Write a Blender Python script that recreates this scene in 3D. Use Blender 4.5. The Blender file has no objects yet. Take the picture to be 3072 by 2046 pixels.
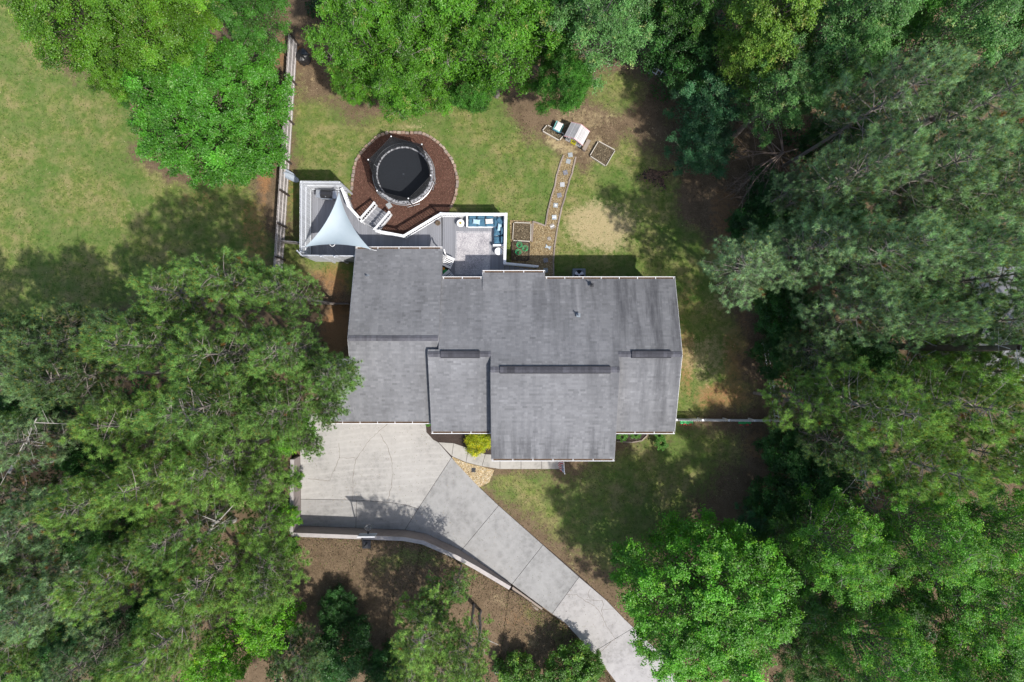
import bpy, math, random
import numpy as np
from mathutils import Vector, noise as mnoise

random.seed(7)
rng = np.random.default_rng(11)
S = bpy.context.scene
COL = S.collection
rad = math.radians

# ------------------------------------------------------------------ camera, sky, sun
HC = 47.0            # drone height above the driveway, metres
PPM = 43.02          # photo pixels per metre on the ground
cam_d = bpy.data.cameras.new('camera')
cam = bpy.data.objects.new('camera', cam_d); COL.objects.link(cam)
cam.location = (0, 0, HC); cam.rotation_euler = (0, 0, 0)
cam_d.sensor_width = 36; cam_d.lens = 36 * HC / (3072 / PPM)
cam_d.clip_start = 1; cam_d.clip_end = 1500
S.camera = cam

SUN = Vector((0.45, -0.47, 1.0)).normalized()      # towards the sun
elev = math.asin(SUN.z); az = math.atan2(SUN.x, SUN.y)
w = bpy.data.worlds.new('World'); S.world = w; w.use_nodes = True
nt = w.node_tree; bg = nt.nodes['Background']
sky = nt.nodes.new('ShaderNodeTexSky'); sky.sky_type = 'NISHITA'; sky.sun_disc = False
sky.sun_elevation = elev; sky.sun_rotation = az
sky.air_density = 1.0; sky.dust_density = 2.0; sky.ozone_density = 1.0
nt.links.new(sky.outputs[0], bg.inputs[0]); bg.inputs[1].default_value = 0.135
sun_d = bpy.data.lights.new('sun', 'SUN'); sun_d.energy = 3.35; sun_d.angle = rad(0.9); sun_d.color = (1, .955, .89)
sun = bpy.data.objects.new('sun', sun_d); COL.objects.link(sun)
sun.location = SUN * 80; sun.rotation_euler = SUN.to_track_quat('Z', 'Y').to_euler()
S.view_settings.view_transform = 'Standard'; S.view_settings.look = 'None'
S.view_settings.exposure = 0.75; S.view_settings.gamma = 1
S.view_settings.use_curve_mapping = False
S.cycles.max_bounces = 6; S.cycles.diffuse_bounces = 3; S.cycles.transparent_max_bounces = 12

# ------------------------------------------------------------------ helpers
def P(px, py, z=0.0):
    """A measured point of the place: photo pixel + height -> metres."""
    s = (HC - z) / HC / PPM
    return ((px - 1536) * s, -(py - 1023) * s, z)
def PX(pts, z=0.0): return [P(a, b, z)[:2] for a, b in pts]

WP = {}
def mk(name, V, F, mat=None, parent=None, local=False, loc=(0, 0, 0), rot=(0, 0, 0), smooth=False, cols=None):
    V = np.asarray(V, float)
    off = np.array(loc, float)
    if parent is not None and not local:
        base = np.array(WP.get(parent.name, (0, 0, 0)), float); V = V - base
    me = bpy.data.meshes.new(name)
    if isinstance(F, np.ndarray):
        k = F.shape[1]; n = len(F)
        me.vertices.add(len(V)); me.vertices.foreach_set('co', V.astype(np.float32).ravel())
        me.loops.add(n * k); me.loops.foreach_set('vertex_index', F.astype(np.int32).ravel())
        me.polygons.add(n); me.polygons.foreach_set('loop_start', np.arange(0, n * k, k, dtype=np.int32))
        me.polygons.foreach_set('loop_total', np.full(n, k, dtype=np.int32))
        me.update(calc_edges=True)
        if not smooth: me.shade_flat()
    else:
        me.from_pydata([tuple(v) for v in V], [], F)
    if cols is not None:
        a = me.color_attributes.new('Col', 'FLOAT_COLOR', 'POINT')
        c = np.ones((len(V), 4), np.float32); c[:, :3] = cols
        a.data.foreach_set('color', c.ravel())
    if smooth: me.polygons.foreach_set('use_smooth', np.ones(len(me.polygons), bool))
    if mat: me.materials.append(mat)
    o = bpy.data.objects.new(name, me); COL.objects.link(o)
    o.location = loc; o.rotation_euler = rot
    if parent is not None:
        o.parent = parent
        WP[o.name] = WP.get(parent.name, (0, 0, 0)) if not local else (0, 0, 0)
    else:
        WP[o.name] = tuple(off)
    return o
def tag(o, label=None, cat=None, group=None, kind=None):
    if label: o['label'] = label
    if cat: o['category'] = cat
    if group: o['group'] = group
    if kind: o['kind'] = kind
    return o
def thing(name, label, cat, loc=(0, 0, 0), rz=0, group=None):
    o = bpy.data.objects.new(name, None); COL.objects.link(o)
    o.empty_display_size = .3
    o.location = loc; o.rotation_euler = (0, 0, rz); WP[o.name] = tuple(loc)
    return tag(o, label, cat, group)
def share(mesh, name, parent, loc, rot=(0, 0, 0), scale=(1, 1, 1)):
    o = bpy.data.objects.new(name, mesh); COL.objects.link(o)
    b = WP.get(parent.name, (0, 0, 0)) if parent else (0, 0, 0)
    o.location = (loc[0] - b[0], loc[1] - b[1], loc[2] - b[2]); o.rotation_euler = rot; o.scale = scale
    if parent: o.parent = parent
    return o
def copy_tree(o, parent=None):
    c = o.copy(); COL.objects.link(c)
    if parent: c.parent = parent
    for ch in list(o.children):
        copy_tree(ch, c)
    return c

def box(x0, x1, y0, y1, z0, z1):
    V = [(x0, y0, z0), (x1, y0, z0), (x1, y1, z0), (x0, y1, z0), (x0, y0, z1), (x1, y0, z1), (x1, y1, z1), (x0, y1, z1)]
    F = [(0, 3, 2, 1), (4, 5, 6, 7), (0, 1, 5, 4), (1, 2, 6, 5), (2, 3, 7, 6), (3, 0, 4, 7)]
    return V, F
def obox(c, d, rz=0):
    V, F = box(-d[0] / 2, d[0] / 2, -d[1] / 2, d[1] / 2, -d[2] / 2, d[2] / 2)
    cs, sn = math.cos(rz), math.sin(rz)
    return [(c[0] + x * cs - y * sn, c[1] + x * sn + y * cs, c[2] + z) for x, y, z in V], F
def beam(p0, p1, wd, ht):
    """box from p0 to p1, wd wide sideways, ht high (tops at given z + ht/2)"""
    a, b = Vector(p0), Vector(p1); d = (b - a); L = d.length
    if L < 1e-6: L = 1e-6
    d = d / L
    s = Vector((-d.y, d.x, 0))
    if s.length < 1e-5: s = Vector((1, 0, 0))
    s.normalize(); u = d.cross(s); u.normalize()
    V = []
    for q in (a, b):
        for i, j in ((-1, -1), (1, -1), (1, 1), (-1, 1)):
            V.append(tuple(q + s * (i * wd / 2) + u * (j * ht / 2)))
    F = [(0, 1, 2, 3), (7, 6, 5, 4), (0, 4, 5, 1), (1, 5, 6, 2), (2, 6, 7, 3), (3, 7, 4, 0)]
    return V, F
def tube(pts, rs, n=6, cap=True):
    V = []; F = []
    pts = [Vector(p) for p in pts]
    for i, p in enumerate(pts):
        d = (pts[min(i + 1, len(pts) - 1)] - pts[max(i - 1, 0)])
        if d.length < 1e-6: d = Vector((0, 0, 1))
        d.normalize()
        s = d.cross(Vector((0.13, 0.37, 1) if abs(d.z) < .9 else (1, 0, 0))); s.normalize(); u = d.cross(s)
        for k in range(n):
            a = 2 * math.pi * k / n
            V.append(tuple(p + (s * math.cos(a) + u * math.sin(a)) * rs[i]))
    for i in range(len(pts) - 1):
        for k in range(n):
            F.append((i * n + k, i * n + (k + 1) % n, (i + 1) * n + (k + 1) % n, (i + 1) * n + k))
    if cap:
        F.append(tuple(range(n))[::-1]); F.append(tuple(range((len(pts) - 1) * n, len(pts) * n)))
    return V, F
def prism(poly, z0, z1):
    n = len(poly)
    a = sum(poly[i][0] * poly[(i + 1) % n][1] - poly[(i + 1) % n][0] * poly[i][1] for i in range(n))
    if a < 0: poly = poly[::-1]
    V = [(x, y, z0) for x, y in poly] + [(x, y, z1) for x, y in poly]
    F = [tuple(range(n))[::-1], tuple(range(n, 2 * n))] + [(i, (i + 1) % n, n + (i + 1) % n, n + i) for i in range(n)]
    return V, F
def lathe(prof, n=16, c=(0, 0, 0)):
    V = []; F = []
    for r, z in prof:
        for k in range(n):
            a = 2 * math.pi * k / n; V.append((c[0] + r * math.cos(a), c[1] + r * math.sin(a), c[2] + z))
    m = len(prof)
    for i in range(m - 1):
        for k in range(n):
            F.append((i * n + k, i * n + (k + 1) % n, (i + 1) * n + (k + 1) % n, (i + 1) * n + k))
    F.append(tuple(range(n))[::-1]); F.append(tuple(range((m - 1) * n, m * n)))
    return V, F
def ring(c, R, r, n=32, m=6, zs=1.0):
    V = []; F = []
    for i in range(n):
        a = 2 * math.pi * i / n
        for k in range(m):
            b = 2 * math.pi * k / m
            V.append((c[0] + (R + r * math.cos(b)) * math.cos(a), c[1] + (R + r * math.cos(b)) * math.sin(a), c[2] + r * math.sin(b) * zs))
    for i in range(n):
        for k in range(m):
            F.append((i * m + k, ((i + 1) % n) * m + k, ((i + 1) % n) * m + (k + 1) % m, i * m + (k + 1) % m))
    return V, F
def pillow(c, d, rz=0, n=8, puff=.5):
    """soft box: superellipse-inflated cushion"""
    V = []; F = []
    for side in (1, -1):
        for i in range(n + 1):
            for j in range(n + 1):
                u = i / n * 2 - 1; v = j / n * 2 - 1
                k = max(0, (1 - u ** 4) * (1 - v ** 4)) ** puff
                sx = u * (1 - .06 * (1 - v * v) * (abs(u) ** 3)); sy = v * (1 - .06 * (1 - u * u) * (abs(v) ** 3))
                V.append((sx * d[0] / 2, sy * d[1] / 2, side * k * d[2] / 2))
    N = (n + 1) ** 2
    for s in range(2):
        for i in range(n):
            for j in range(n):
                a = s * N + i * (n + 1) + j; q = (a, a + n + 1, a + n + 2, a + 1)
                F.append(q if s == 0 else q[::-1])
    cs, sn = math.cos(rz), math.sin(rz)
    return [(c[0] + x * cs - y * sn, c[1] + x * sn + y * cs, c[2] + z) for x, y, z in V], F
def join(parts):
    V = []; F = []
    for v, f in parts:
        o = len(V); V += list(v); F += [tuple(i + o for i in q) for q in f]
    return V, F
def inpoly(x, y, poly):
    x = np.asarray(x); y = np.asarray(y); ins = np.zeros(x.shape, bool); n = len(poly)
    for i in range(n):
        x0, y0 = poly[i]; x1, y1 = poly[(i + 1) % n]
        c = ((y0 > y) != (y1 > y)) & (x < (x1 - x0) * (y - y0) / ((y1 - y0) if y1 != y0 else 1e-9) + x0)
        ins ^= c
    return ins
def pdist(x, y, poly, closed=True):
    d = np.full(np.shape(x), 1e9); n = len(poly)
    for i in range(n if closed else n - 1):
        x0, y0 = poly[i]; x1, y1 = poly[(i + 1) % n]
        dx, dy = x1 - x0, y1 - y0; L = dx * dx + dy * dy + 1e-9
        t = np.clip(((x - x0) * dx + (y - y0) * dy) / L, 0, 1)
        d = np.minimum(d, np.hypot(x - x0 - t * dx, y - y0 - t * dy))
    return d
def sdf(x, y, poly):
    d = pdist(x, y, poly); return np.where(inpoly(x, y, poly), d, -d)
def smooth01(a): a = np.clip(a, 0, 1); return a * a * (3 - 2 * a)

# ------------------------------------------------------------------ materials
class N:
    def __init__(s, name, rough=.8, spec=.3):
        s.m = bpy.data.materials.new(name); s.m.use_nodes = True
        s.t = s.m.node_tree; s.b = s.t.nodes['Principled BSDF']
        s.b.inputs['Roughness'].default_value = rough
        s.b.inputs['Specular IOR Level'].default_value = spec
        s.pos = None
    def n(s, ty, **k):
        q = s.t.nodes.new(ty)
        for a, b in k.items(): setattr(q, a, b)
        return q
    def l(s, a, b): s.t.links.new(a, b)
    def co(s):
        if s.pos is None:
            g = s.n('ShaderNodeNewGeometry'); s.pos = g.outputs['Position']
        return s.pos
    def noise(s, scale, detail=3, rough=.6, stretch=None, off=(0, 0, 0)):
        q = s.n('ShaderNodeTexNoise'); q.inputs['Scale'].default_value = scale
        q.inputs['Detail'].default_value = detail; q.inputs['Roughness'].default_value = rough
        src = s.co()
        mp = s.n('ShaderNodeMapping'); s.l(src, mp.inputs[0])
        mp.inputs['Location'].default_value = off
        if stretch: mp.inputs['Scale'].default_value = stretch
        s.l(mp.outputs[0], q.inputs['Vector'])
        return q.outputs['Fac']
    def ramp(s, fac, stops, interp='LINEAR'):
        q = s.n('ShaderNodeValToRGB'); q.color_ramp.interpolation = interp
        e = q.color_ramp.elements
        while len(e) < len(stops): e.new(.5)
        for i, (p, c) in enumerate(stops):
            e[i].position = p; e[i].color = (c, c, c, 1) if isinstance(c, (int, float)) else (*c, 1)
        s.l(fac, q.inputs[0]); return q.outputs[0]
    def mix(s, f, a, b, mode='MIX'):
        q = s.n('ShaderNodeMix', data_type='RGBA', blend_type=mode)
        for i, v in ((0, f), (6, a), (7, b)):
            if isinstance(v, (int, float)): q.inputs[i].default_value = v
            elif isinstance(v, tuple): q.inputs[i].default_value = (*v, 1)
            else: s.l(v, q.inputs[i])
        return q.outputs[2]
    def math(s, op, a, b=0.0, clamp=False):
        q = s.n('ShaderNodeMath', operation=op); q.use_clamp = clamp
        for i, v in ((0, a), (1, b)):
            if isinstance(v, (int, float)): q.inputs[i].default_value = v
            else: s.l(v, q.inputs[i])
        return q.outputs[0]
    def attr(s, name, out='Color'):
        q = s.n('ShaderNodeAttribute'); q.attribute_name = name; return q.outputs[out]
    def sep(s, c):
        q = s.n('ShaderNodeSeparateColor'); s.l(c, q.inputs[0]); return q.outputs
    def base(s, c):
        if isinstance(c, tuple): s.b.inputs['Base Color'].default_value = (*c, 1)
        else: s.l(c, s.b.inputs['Base Color'])
    def bump(s, h, strength=.3, dist=.02):
        q = s.n('ShaderNodeBump'); q.inputs['Strength'].default_value = strength; q.inputs['Distance'].default_value = dist
        s.l(h, q.inputs['Height']); s.l(q.outputs[0], s.b.inputs['Normal'])

def simple(name, c, rough=.6, var=.15, scale=6, spec=.3, metal=0, bump=.1):
    k = N(name, rough, spec)
    lo = tuple(x * (1 - var) for x in c); hi = tuple(min(1, x * (1 + var)) for x in c)
    n1 = k.noise(scale, 4); n2 = k.noise(scale * 7, 3)
    f = k.math('ADD', k.math('MULTIPLY', n1, .6), k.math('MULTIPLY', n2, .4))
    k.base(k.mix(k.ramp(f, [(.3, 0.0), (.7, 1.0)]), lo, hi))
    k.b.inputs['Metallic'].default_value = metal
    if bump: k.bump(n2, bump, .01)
    return k.m
def randmat(name, c, rough=.6, var=.2, scale=5, stretch=None, spec=.3, hue=None):
    """per-object random tone + grain"""
    k = N(name, rough, spec)
    oi = k.n('ShaderNodeObjectInfo').outputs['Random']
    n1 = k.noise(scale, 4, .6, stretch)
    f = k.math('ADD', k.math('MULTIPLY', oi, .6), k.math('MULTIPLY', n1, .5))
    lo = tuple(x * (1 - var) for x in c); hi = hue or tuple(min(1, x * (1 + var)) for x in c)
    k.base(k.mix(k.ramp(f, [(.1, 0.0), (.9, 1.0)]), lo, hi)); k.bump(n1, .2, .01)
    return k.m
def vcmat(name, rough=.8, trans=0.0, spec=.25, amt=.25, sc=4):
    """colour carried by each small piece (leaf, blade, chip)"""
    k = N(name, rough, spec)
    c = k.attr('Col')
    n1 = k.noise(sc, 2)
    c2 = k.mix(1.0, c, k.ramp(n1, [(.3, 1 - amt), (.7, 1 + 0.0)]), 'MULTIPLY')
    k.base(c2)
    if trans:
        tr = k.n('ShaderNodeBsdfTranslucent'); k.l(k.mix(1.0, c2, (1.15, 1.25, .6), 'MULTIPLY'), tr.inputs[0])
        mx = k.n('ShaderNodeMixShader'); mx.inputs[0].default_value = trans
        k.l(k.b.outputs[0], mx.inputs[1]); k.l(tr.outputs[0], mx.inputs[2])
        k.l(mx.outputs[0], k.t.nodes['Material Output'].inputs[0])
    return k.m

M = {}
M['leaf'] = vcmat('leaf', .42, .36, .45)
M['needle'] = vcmat('needle', .5, .22, .35, .15)
M['chips'] = vcmat('chips', .9, 0, .15)
M['white'] = simple('white_paint', (.66, .67, .69), .5, .08, 3)
M['white_wood'] = randmat('white_wood', (.50, .52, .55), .6, .12, 4)
M['gutter'] = simple('gutter_white', (.68, .68, .68), .35, .05, 3)
M['debris'] = simple('gutter_debris', (.10, .065, .042), .95, .6, 9)
M['board'] = randmat('deck_board', (.19, .195, .215), .65, .13, 7, (1, .15, 1))
M['fence'] = randmat('weathered_wood', (.36, .33, .315), .85, .3, 9, (1, 1, .2))
M['fence_rail'] = randmat('weathered_rail', (.50, .47, .46), .8, .15, 9)
M['darkwood'] = randmat('dark_wood', (.07, .055, .048), .9, .3, 9)
M['bed_wood'] = randmat('bed_board', (.48, .44, .38), .8, .2, 8)
M['bark'] = simple('bark', (.16, .125, .10), .95, .45, 4, bump=.6)
M['palebark'] = simple('pale_bark', (.38, .36, .34), .9, .4, 5, bump=.4)
M['greybark'] = simple('grey_bark', (.23, .20, .18), .95, .4, 5, bump=.5)
M['black'] = simple('black_fabric', (.010, .0125, .017), .8, .3, 12)
M['blackmetal'] = simple('black_metal', (.02, .02, .022), .35, .2, 6, .5)
M['steel'] = simple('galvanised', (.42, .44, .46), .35, .15, 8, .5, .7)
M['greymetal'] = simple('grey_enamel', (.16, .19, .22), .5, .2, 5, .4)
M['siding'] = simple('siding', (.55, .52, .46), .7, .08, 3)
M['blue'] = simple('blue_cushion', (.05, .125, .19), .85, .35, 5)
M['paleblue'] = simple('patterned_pillow', (.33, .47, .56), .85, .4, 40)
M['cream'] = simple('cream_pillow', (.66, .62, .58), .85, .15, 14)
M['orange'] = simple('orange_plastic', (.8, .33, .02), .45, .1)
M['greenp'] = simple('green_plastic', (.03, .33, .09), .45, .2)
M['cage'] = simple('green_wire', (.03, .36, .14), .5, .2)
M['yellow'] = simple('yellow_paint', (.75, .68, .04), .6, .1)
M['pink'] = simple('pink_trim', (.72, .38, .42), .6, .1)
M['red'] = simple('red_cloth', (.5, .04, .05), .7, .1)
M['navy'] = simple('navy_cloth', (.03, .06, .16), .7, .1)
M['turq'] = simple('turquoise_plastic', (.22, .55, .52), .4, .12)
M['terracotta'] = simple('brown_pot', (.12, .075, .05), .8, .3)
M['log'] = randmat('edging_timber', (.23, .19, .16), .9, .25, 6)
M['stump'] = simple('cut_wood', (.5, .33, .19), .9, .25, 10)
M['glass'] = simple('window_glass', (.02, .03, .04), .1, .2, 2, .6)

def stone_mat():
    k = N('edging_stone', .92, .2)
    oi = k.n('ShaderNodeObjectInfo').outputs['Random']
    c = k.ramp(oi, [(0, (.30, .21, .16)), (.4, (.36, .27, .21)), (.7, (.27, .22, .19)), (1, (.42, .34, .27))])
    n1 = k.noise(18, 4)
    k.base(k.mix(1.0, c, k.ramp(n1, [(.3, .6), (.7, 1.1)]), 'MULTIPLY')); k.bump(n1, .5, .02)
    return k.m
M['stone'] = stone_mat()

def paver_mat(name, c1, c2):
    k = N(name, .85, .3)
    v = k.n('ShaderNodeTexVoronoi'); v.inputs['Scale'].default_value = 9; k.l(k.co(), v.inputs['Vector'])
    k.base(k.mix(k.ramp(v.outputs['Distance'], [(.2, 0.0), (.5, 1.0)]), c1, c2)); k.bump(v.outputs['Distance'], .3, .01)
    return k.m
PAV = [paver_mat('paver_grey', (.20, .225, .24), (.28, .30, .31)), paver_mat('paver_pale', (.42, .43, .44), (.36, .37, .38)),
       paver_mat('paver_speckled', (.28, .26, .25), (.15, .155, .18)), paver_mat('paver_blue', (.17, .25, .38), (.40, .43, .43)),
       paver_mat('paver_tan', (.32, .285, .24), (.24, .22, .20))]

def concrete(name, c, band=0.0, blot=0.0, rot=0.0):
    k = N(name, .88, .25)
    n1 = k.noise(.35, 5, .6); n2 = k.noise(3.2, 5, .7); n3 = k.noise(38, 3, .7)
    f = k.math('ADD', k.math('ADD', k.math('MULTIPLY', n1, .5), k.math('MULTIPLY', n2, .42)), k.math('MULTIPLY', n3, .25))
    col = k.ramp(f, [(.42, tuple(x * .66 for x in c)), (.56, c), (.76, tuple(min(1, x * 1.2) for x in c))])
    if band:      # broom-swept bands of the pour
        sx = k.n('ShaderNodeSeparateXYZ'); k.l(k.co(), sx.inputs[0])
        yy = k.math('ADD', sx.outputs[1], k.math('MULTIPLY', k.noise(.16, 3), .5))
        yy = k.math('ADD', yy, k.math('MULTIPLY', k.math('MULTIPLY', sx.outputs[0], sx.outputs[0]), .004))
        wv = k.math('SINE', k.math('MULTIPLY', yy, 2 * math.pi / .42))
        bl = k.math('MULTIPLY', k.ramp(wv, [(.2, 0.0), (.98, 1.0)]), k.ramp(k.noise(.9, 4, .7, None, (5, 2, 0)), [(.38, .1), (.65, 1.0)]))
        col = k.mix(k.math('MULTIPLY', bl, band), col, tuple(min(1, x * 1.34) for x in c))
    if blot:      # grid of darker blots left by the forms
        mp = k.n('ShaderNodeMapping'); k.l(k.co(), mp.inputs[0]); mp.inputs['Rotation'].default_value = (0, 0, rot)
        mp.inputs['Scale'].default_value = (1.5, 1.1, 1)
        v = k.n('ShaderNodeTexVoronoi'); v.inputs['Scale'].default_value = 1.0; v.inputs['Randomness'].default_value = .35
        k.l(mp.outputs[0], v.inputs['Vector'])
        bl = k.math('MULTIPLY', k.ramp(v.outputs['Distance'], [(.15, 1.0), (.5, 0.0)]), k.ramp(k.noise(1.1, 5, .75), [(.4, 0.0), (.62, 1.0)]))
        col = k.mix(k.math('MULTIPLY', bl, blot), col, tuple(x * .66 for x in c))
    k.base(col); k.bump(n3, .25, .01)
    return k.m
M['slab_warm'] = concrete('driveway_warm', (.305, .295, .28), band=.38)
M['slab_old'] = concrete('driveway_old', (.255, .248, .238), band=.4)
M['slab_grey'] = concrete('driveway_grey', (.258, .255, .25), blot=.6, rot=rad(48))
M['slab_pale'] = concrete('driveway_pale', (.325, .312, .305), blot=.35, rot=rad(48))
M['walk'] = concrete('walkway_concrete', (.32, .305, .28))
M['walltop'] = concrete('retaining_wall_render', (.33, .305, .295))
M['wallface'] = concrete('retaining_wall_face', (.24, .205, .19))

def roof_mat():
    k = N('asphalt_shingle', .9, .2)
    c = k.attr('Col')
    big = k.noise(.22, 4, .55)
    grain = k.noise(60, 2, .7)
    # algae streaks running down the slope
    st = k.noise(1.0, 5, .65, (1.3, .16, .16))
    sx = k.n('ShaderNodeSeparateXYZ'); k.l(k.co(), sx.inputs[0])
    east = k.ramp(k.math('ADD', k.math('MULTIPLY', sx.outputs[0], .045), k.math('MULTIPLY', sx.outputs[1], .05)), [(.0, .30), (.55, 1.0)])
    south = k.ramp(k.math('MULTIPLY', sx.outputs[1], -.1), [(.38, 0.0), (.7, .9)])
    m = k.math('MAXIMUM', east, south)
    s2 = k.math('MULTIPLY', k.math('ADD', k.ramp(st, [(.44, 0.0), (.66, 1.0)]), k.math('MULTIPLY', k.ramp(east, [(.7, 0.0), (1.0, 1.0)]), .28)), m, True)
    col = k.mix(1.0, c, k.ramp(big, [(.3, .86), (.7, 1.1)]), 'MULTIPLY')
    col = k.mix(k.math('MULTIPLY', s2, .88), col, (.055, .056, .062))
    gx_ = k.math('DIVIDE', k.math('SUBTRACT', sx.outputs[0], 4.14), .10)      # washed-clean streak below the vent pipe
    bell = k.math('POWER', 2.718, k.math('MULTIPLY', k.math('MULTIPLY', gx_, gx_), -1.0))
    yb = k.math('MULTIPLY', k.math('GREATER_THAN', sx.outputs[1], 1.7), k.math('LESS_THAN', sx.outputs[1], 3.6))
    col = k.mix(k.math('MULTIPLY', k.math('MULTIPLY', bell, yb), .5), col, (.24, .24, .25))
    col = k.mix(1.0, col, k.ramp(grain, [(.3, .85), (.7, 1.12)]), 'MULTIPLY')
    k.base(col); k.bump(grain, .3, .006)
    return k.m
M['shingle'] = roof_mat()
M['vent'] = simple('ridge_vent', (.03, .03, .035), .85, .2, 8)
M['cap'] = vcmat('ridge_cap', .9)

def ground_mat():
    k = N('ground', .97, .1)
    z = k.sep(k.attr('Col'))
    g, s_, d = z[0], z[1], z[2]
    fine = k.noise(26, 5, .75); mid = k.noise(3.2, 5, .7); big = k.noise(.35, 4, .6); mid2 = k.noise(1.2, 5, .65, None, (9, 4, 0))
    litter = k.ramp(fine, [(.3, (.06, .042, .026)), (.5, (.135, .096, .060)), (.72, (.28, .21, .14))])
    litter = k.mix(k.ramp(mid2, [(.4, 0.0), (.7, .5)]), litter, (.045, .032, .018))
    grass = k.ramp(k.math('ADD', k.math('MULTIPLY', fine, .5), k.math('MULTIPLY', mid, .5)),
                   [(.36, (.04, .075, .014)), (.5, (.11, .145, .034)), (.64, (.24, .235, .085))])
    grass = k.mix(k.ramp(mid2, [(.42, 0.0), (.66, .75)]), grass, (.25, .205, .10))
    grass = k.mix(k.ramp(big, [(.42, .5), (.58, 0.0)]), grass, (.05, .12, .022))
    straw = k.ramp(fine, [(.28, (.18, .135, .07)), (.5, (.36, .285, .16)), (.7, (.50, .42, .27))])
    clay = k.ramp(fine, [(.28, (.12, .06, .028)), (.5, (.24, .13, .06)), (.72, (.38, .24, .13))])
    def wgt(x, a=.30):
        q = k.math('ADD', x, k.math('MULTIPLY', k.math('SUBTRACT', k.math('ADD', k.math('MULTIPLY', mid, .65), k.math('MULTIPLY', fine, .35)), .5), 1.7))
        return k.ramp(q, [(a, 0.0), (a + .4, 1.0)])
    col = k.mix(wgt(g), litter, grass)
    col = k.mix(wgt(d, .4), col, clay)
    col = k.mix(k.math('MULTIPLY', wgt(s_, .42), .82), col, straw)
    k.base(col); k.bump(fine, .45, .03)
    return k.m
M['ground'] = ground_mat()

def mulch(name, a, b, c):
    k = N(name, .95, .15); f = k.noise(34, 5, .8); g = k.noise(1.5, 4)
    k.base(k.mix(1.0, k.ramp(f, [(.3, a), (.5, b), (.74, c)]), k.ramp(g, [(.3, .8), (.7, 1.1)]), 'MULTIPLY')); k.bump(f, .9, .03)
    return k.m
M['soil'] = mulch('bed_soil', (.035, .027, .018), (.10, .078, .05), (.24, .19, .13))
M['mulch'] = mulch('red_mulch', (.045, .023, .016), (.092, .049, .035), (.17, .10, .075))
M['darkmulch'] = mulch('dark_mulch', (.022, .016, .014), (.05, .037, .032), (.10, .08, .07))
M['strawbed'] = mulch('straw_mulch', (.12, .085, .045), (.26, .195, .105), (.42, .34, .21))
M['pebble'] = mulch('tan_gravel', (.20, .13, .05), (.42, .31, .16), (.66, .56, .38))

def rug_mat():
    k = N('rug', .95, .1)
    v = k.n('ShaderNodeTexVoronoi'); v.inputs['Scale'].default_value = 26; k.l(k.co(), v.inputs['Vector'])
    n1 = k.noise(1.1, 4); n2 = k.noise(16, 4, .8)
    f = k.math('ADD', k.math('MULTIPLY', v.outputs['Distance'], .3), k.math('ADD', k.math('MULTIPLY', n1, .4), k.math('MULTIPLY', n2, .5)))
    k.base(k.ramp(f, [(.38, (.11, .105, .12)), (.54, (.27, .26, .275)), (.70, (.48, .46, .465))])); return k.m
M['rug'] = rug_mat()
def sail_mat():
    k = N('shade_cloth', .8, .2); n1 = k.noise(.8, 3)
    c = k.ramp(n1, [(.3, (.39, .47, .52)), (.7, (.45, .52, .56))]); k.base(c)
    tr = k.n('ShaderNodeBsdfTranslucent'); k.l(c, tr.inputs[0]); mx = k.n('ShaderNodeMixShader'); mx.inputs[0].default_value = .2
    k.l(k.b.outputs[0], mx.inputs[1]); k.l(tr.outputs[0], mx.inputs[2]); k.l(mx.outputs[0], k.t.nodes['Material Output'].inputs[0]); return k.m
M['sail'] = sail_mat()
def net_mat():
    k = N('safety_net', .8, .2); k.base((.02, .022, .025)); k.b.inputs['Alpha'].default_value = .84; return k.m
M['net'] = net_mat()
def pad_mat():
    k = N('trampoline_pad', .6, .3)
    sx = k.n('ShaderNodeSeparateXYZ'); k.l(k.co(), sx.inputs[0])
    f = k.noise(6.5, 4, .8)
    k.base(k.ramp(f, [(.43, (.03, .03, .035)), (.5, (.20, .205, .22)), (.72, (.42, .43, .46))])); return k.m
M['pad'] = pad_mat()

# ------------------------------------------------------------------ layout polygons (photo pixels, ground level)
wall_base = [(901, 1368), (903, 1577), (1108, 1585), (1223, 1590), (1280, 1601), (1376, 1646), (1433, 1682), (1533, 1751)]
drive_right = [(1276, 1240), (1280, 1296), (1300, 1318), (1314.5, 1326), (1355, 1368), (1368, 1387), (1437, 1460), (1494, 1514), (1628, 1632),
               (1737, 1726), (1818, 1799), (1874, 1857), (1992, 1970), (2034, 2043), (2200, 2230)]
drive_left = [(1533, 1751), (1626, 1819), (1696, 1869), (1769, 1949), (1804, 1988), (1846, 2043), (2000, 2230)]
drive_poly = [(901, 1240)] + drive_right + drive_left[::-1] + wall_base[::-1][1:]

# wall crest heights along wall_base
wall_h = [1.35, 1.72, 1.72, 1.7, 1.65, 1.45, 1.15, .55]

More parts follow.
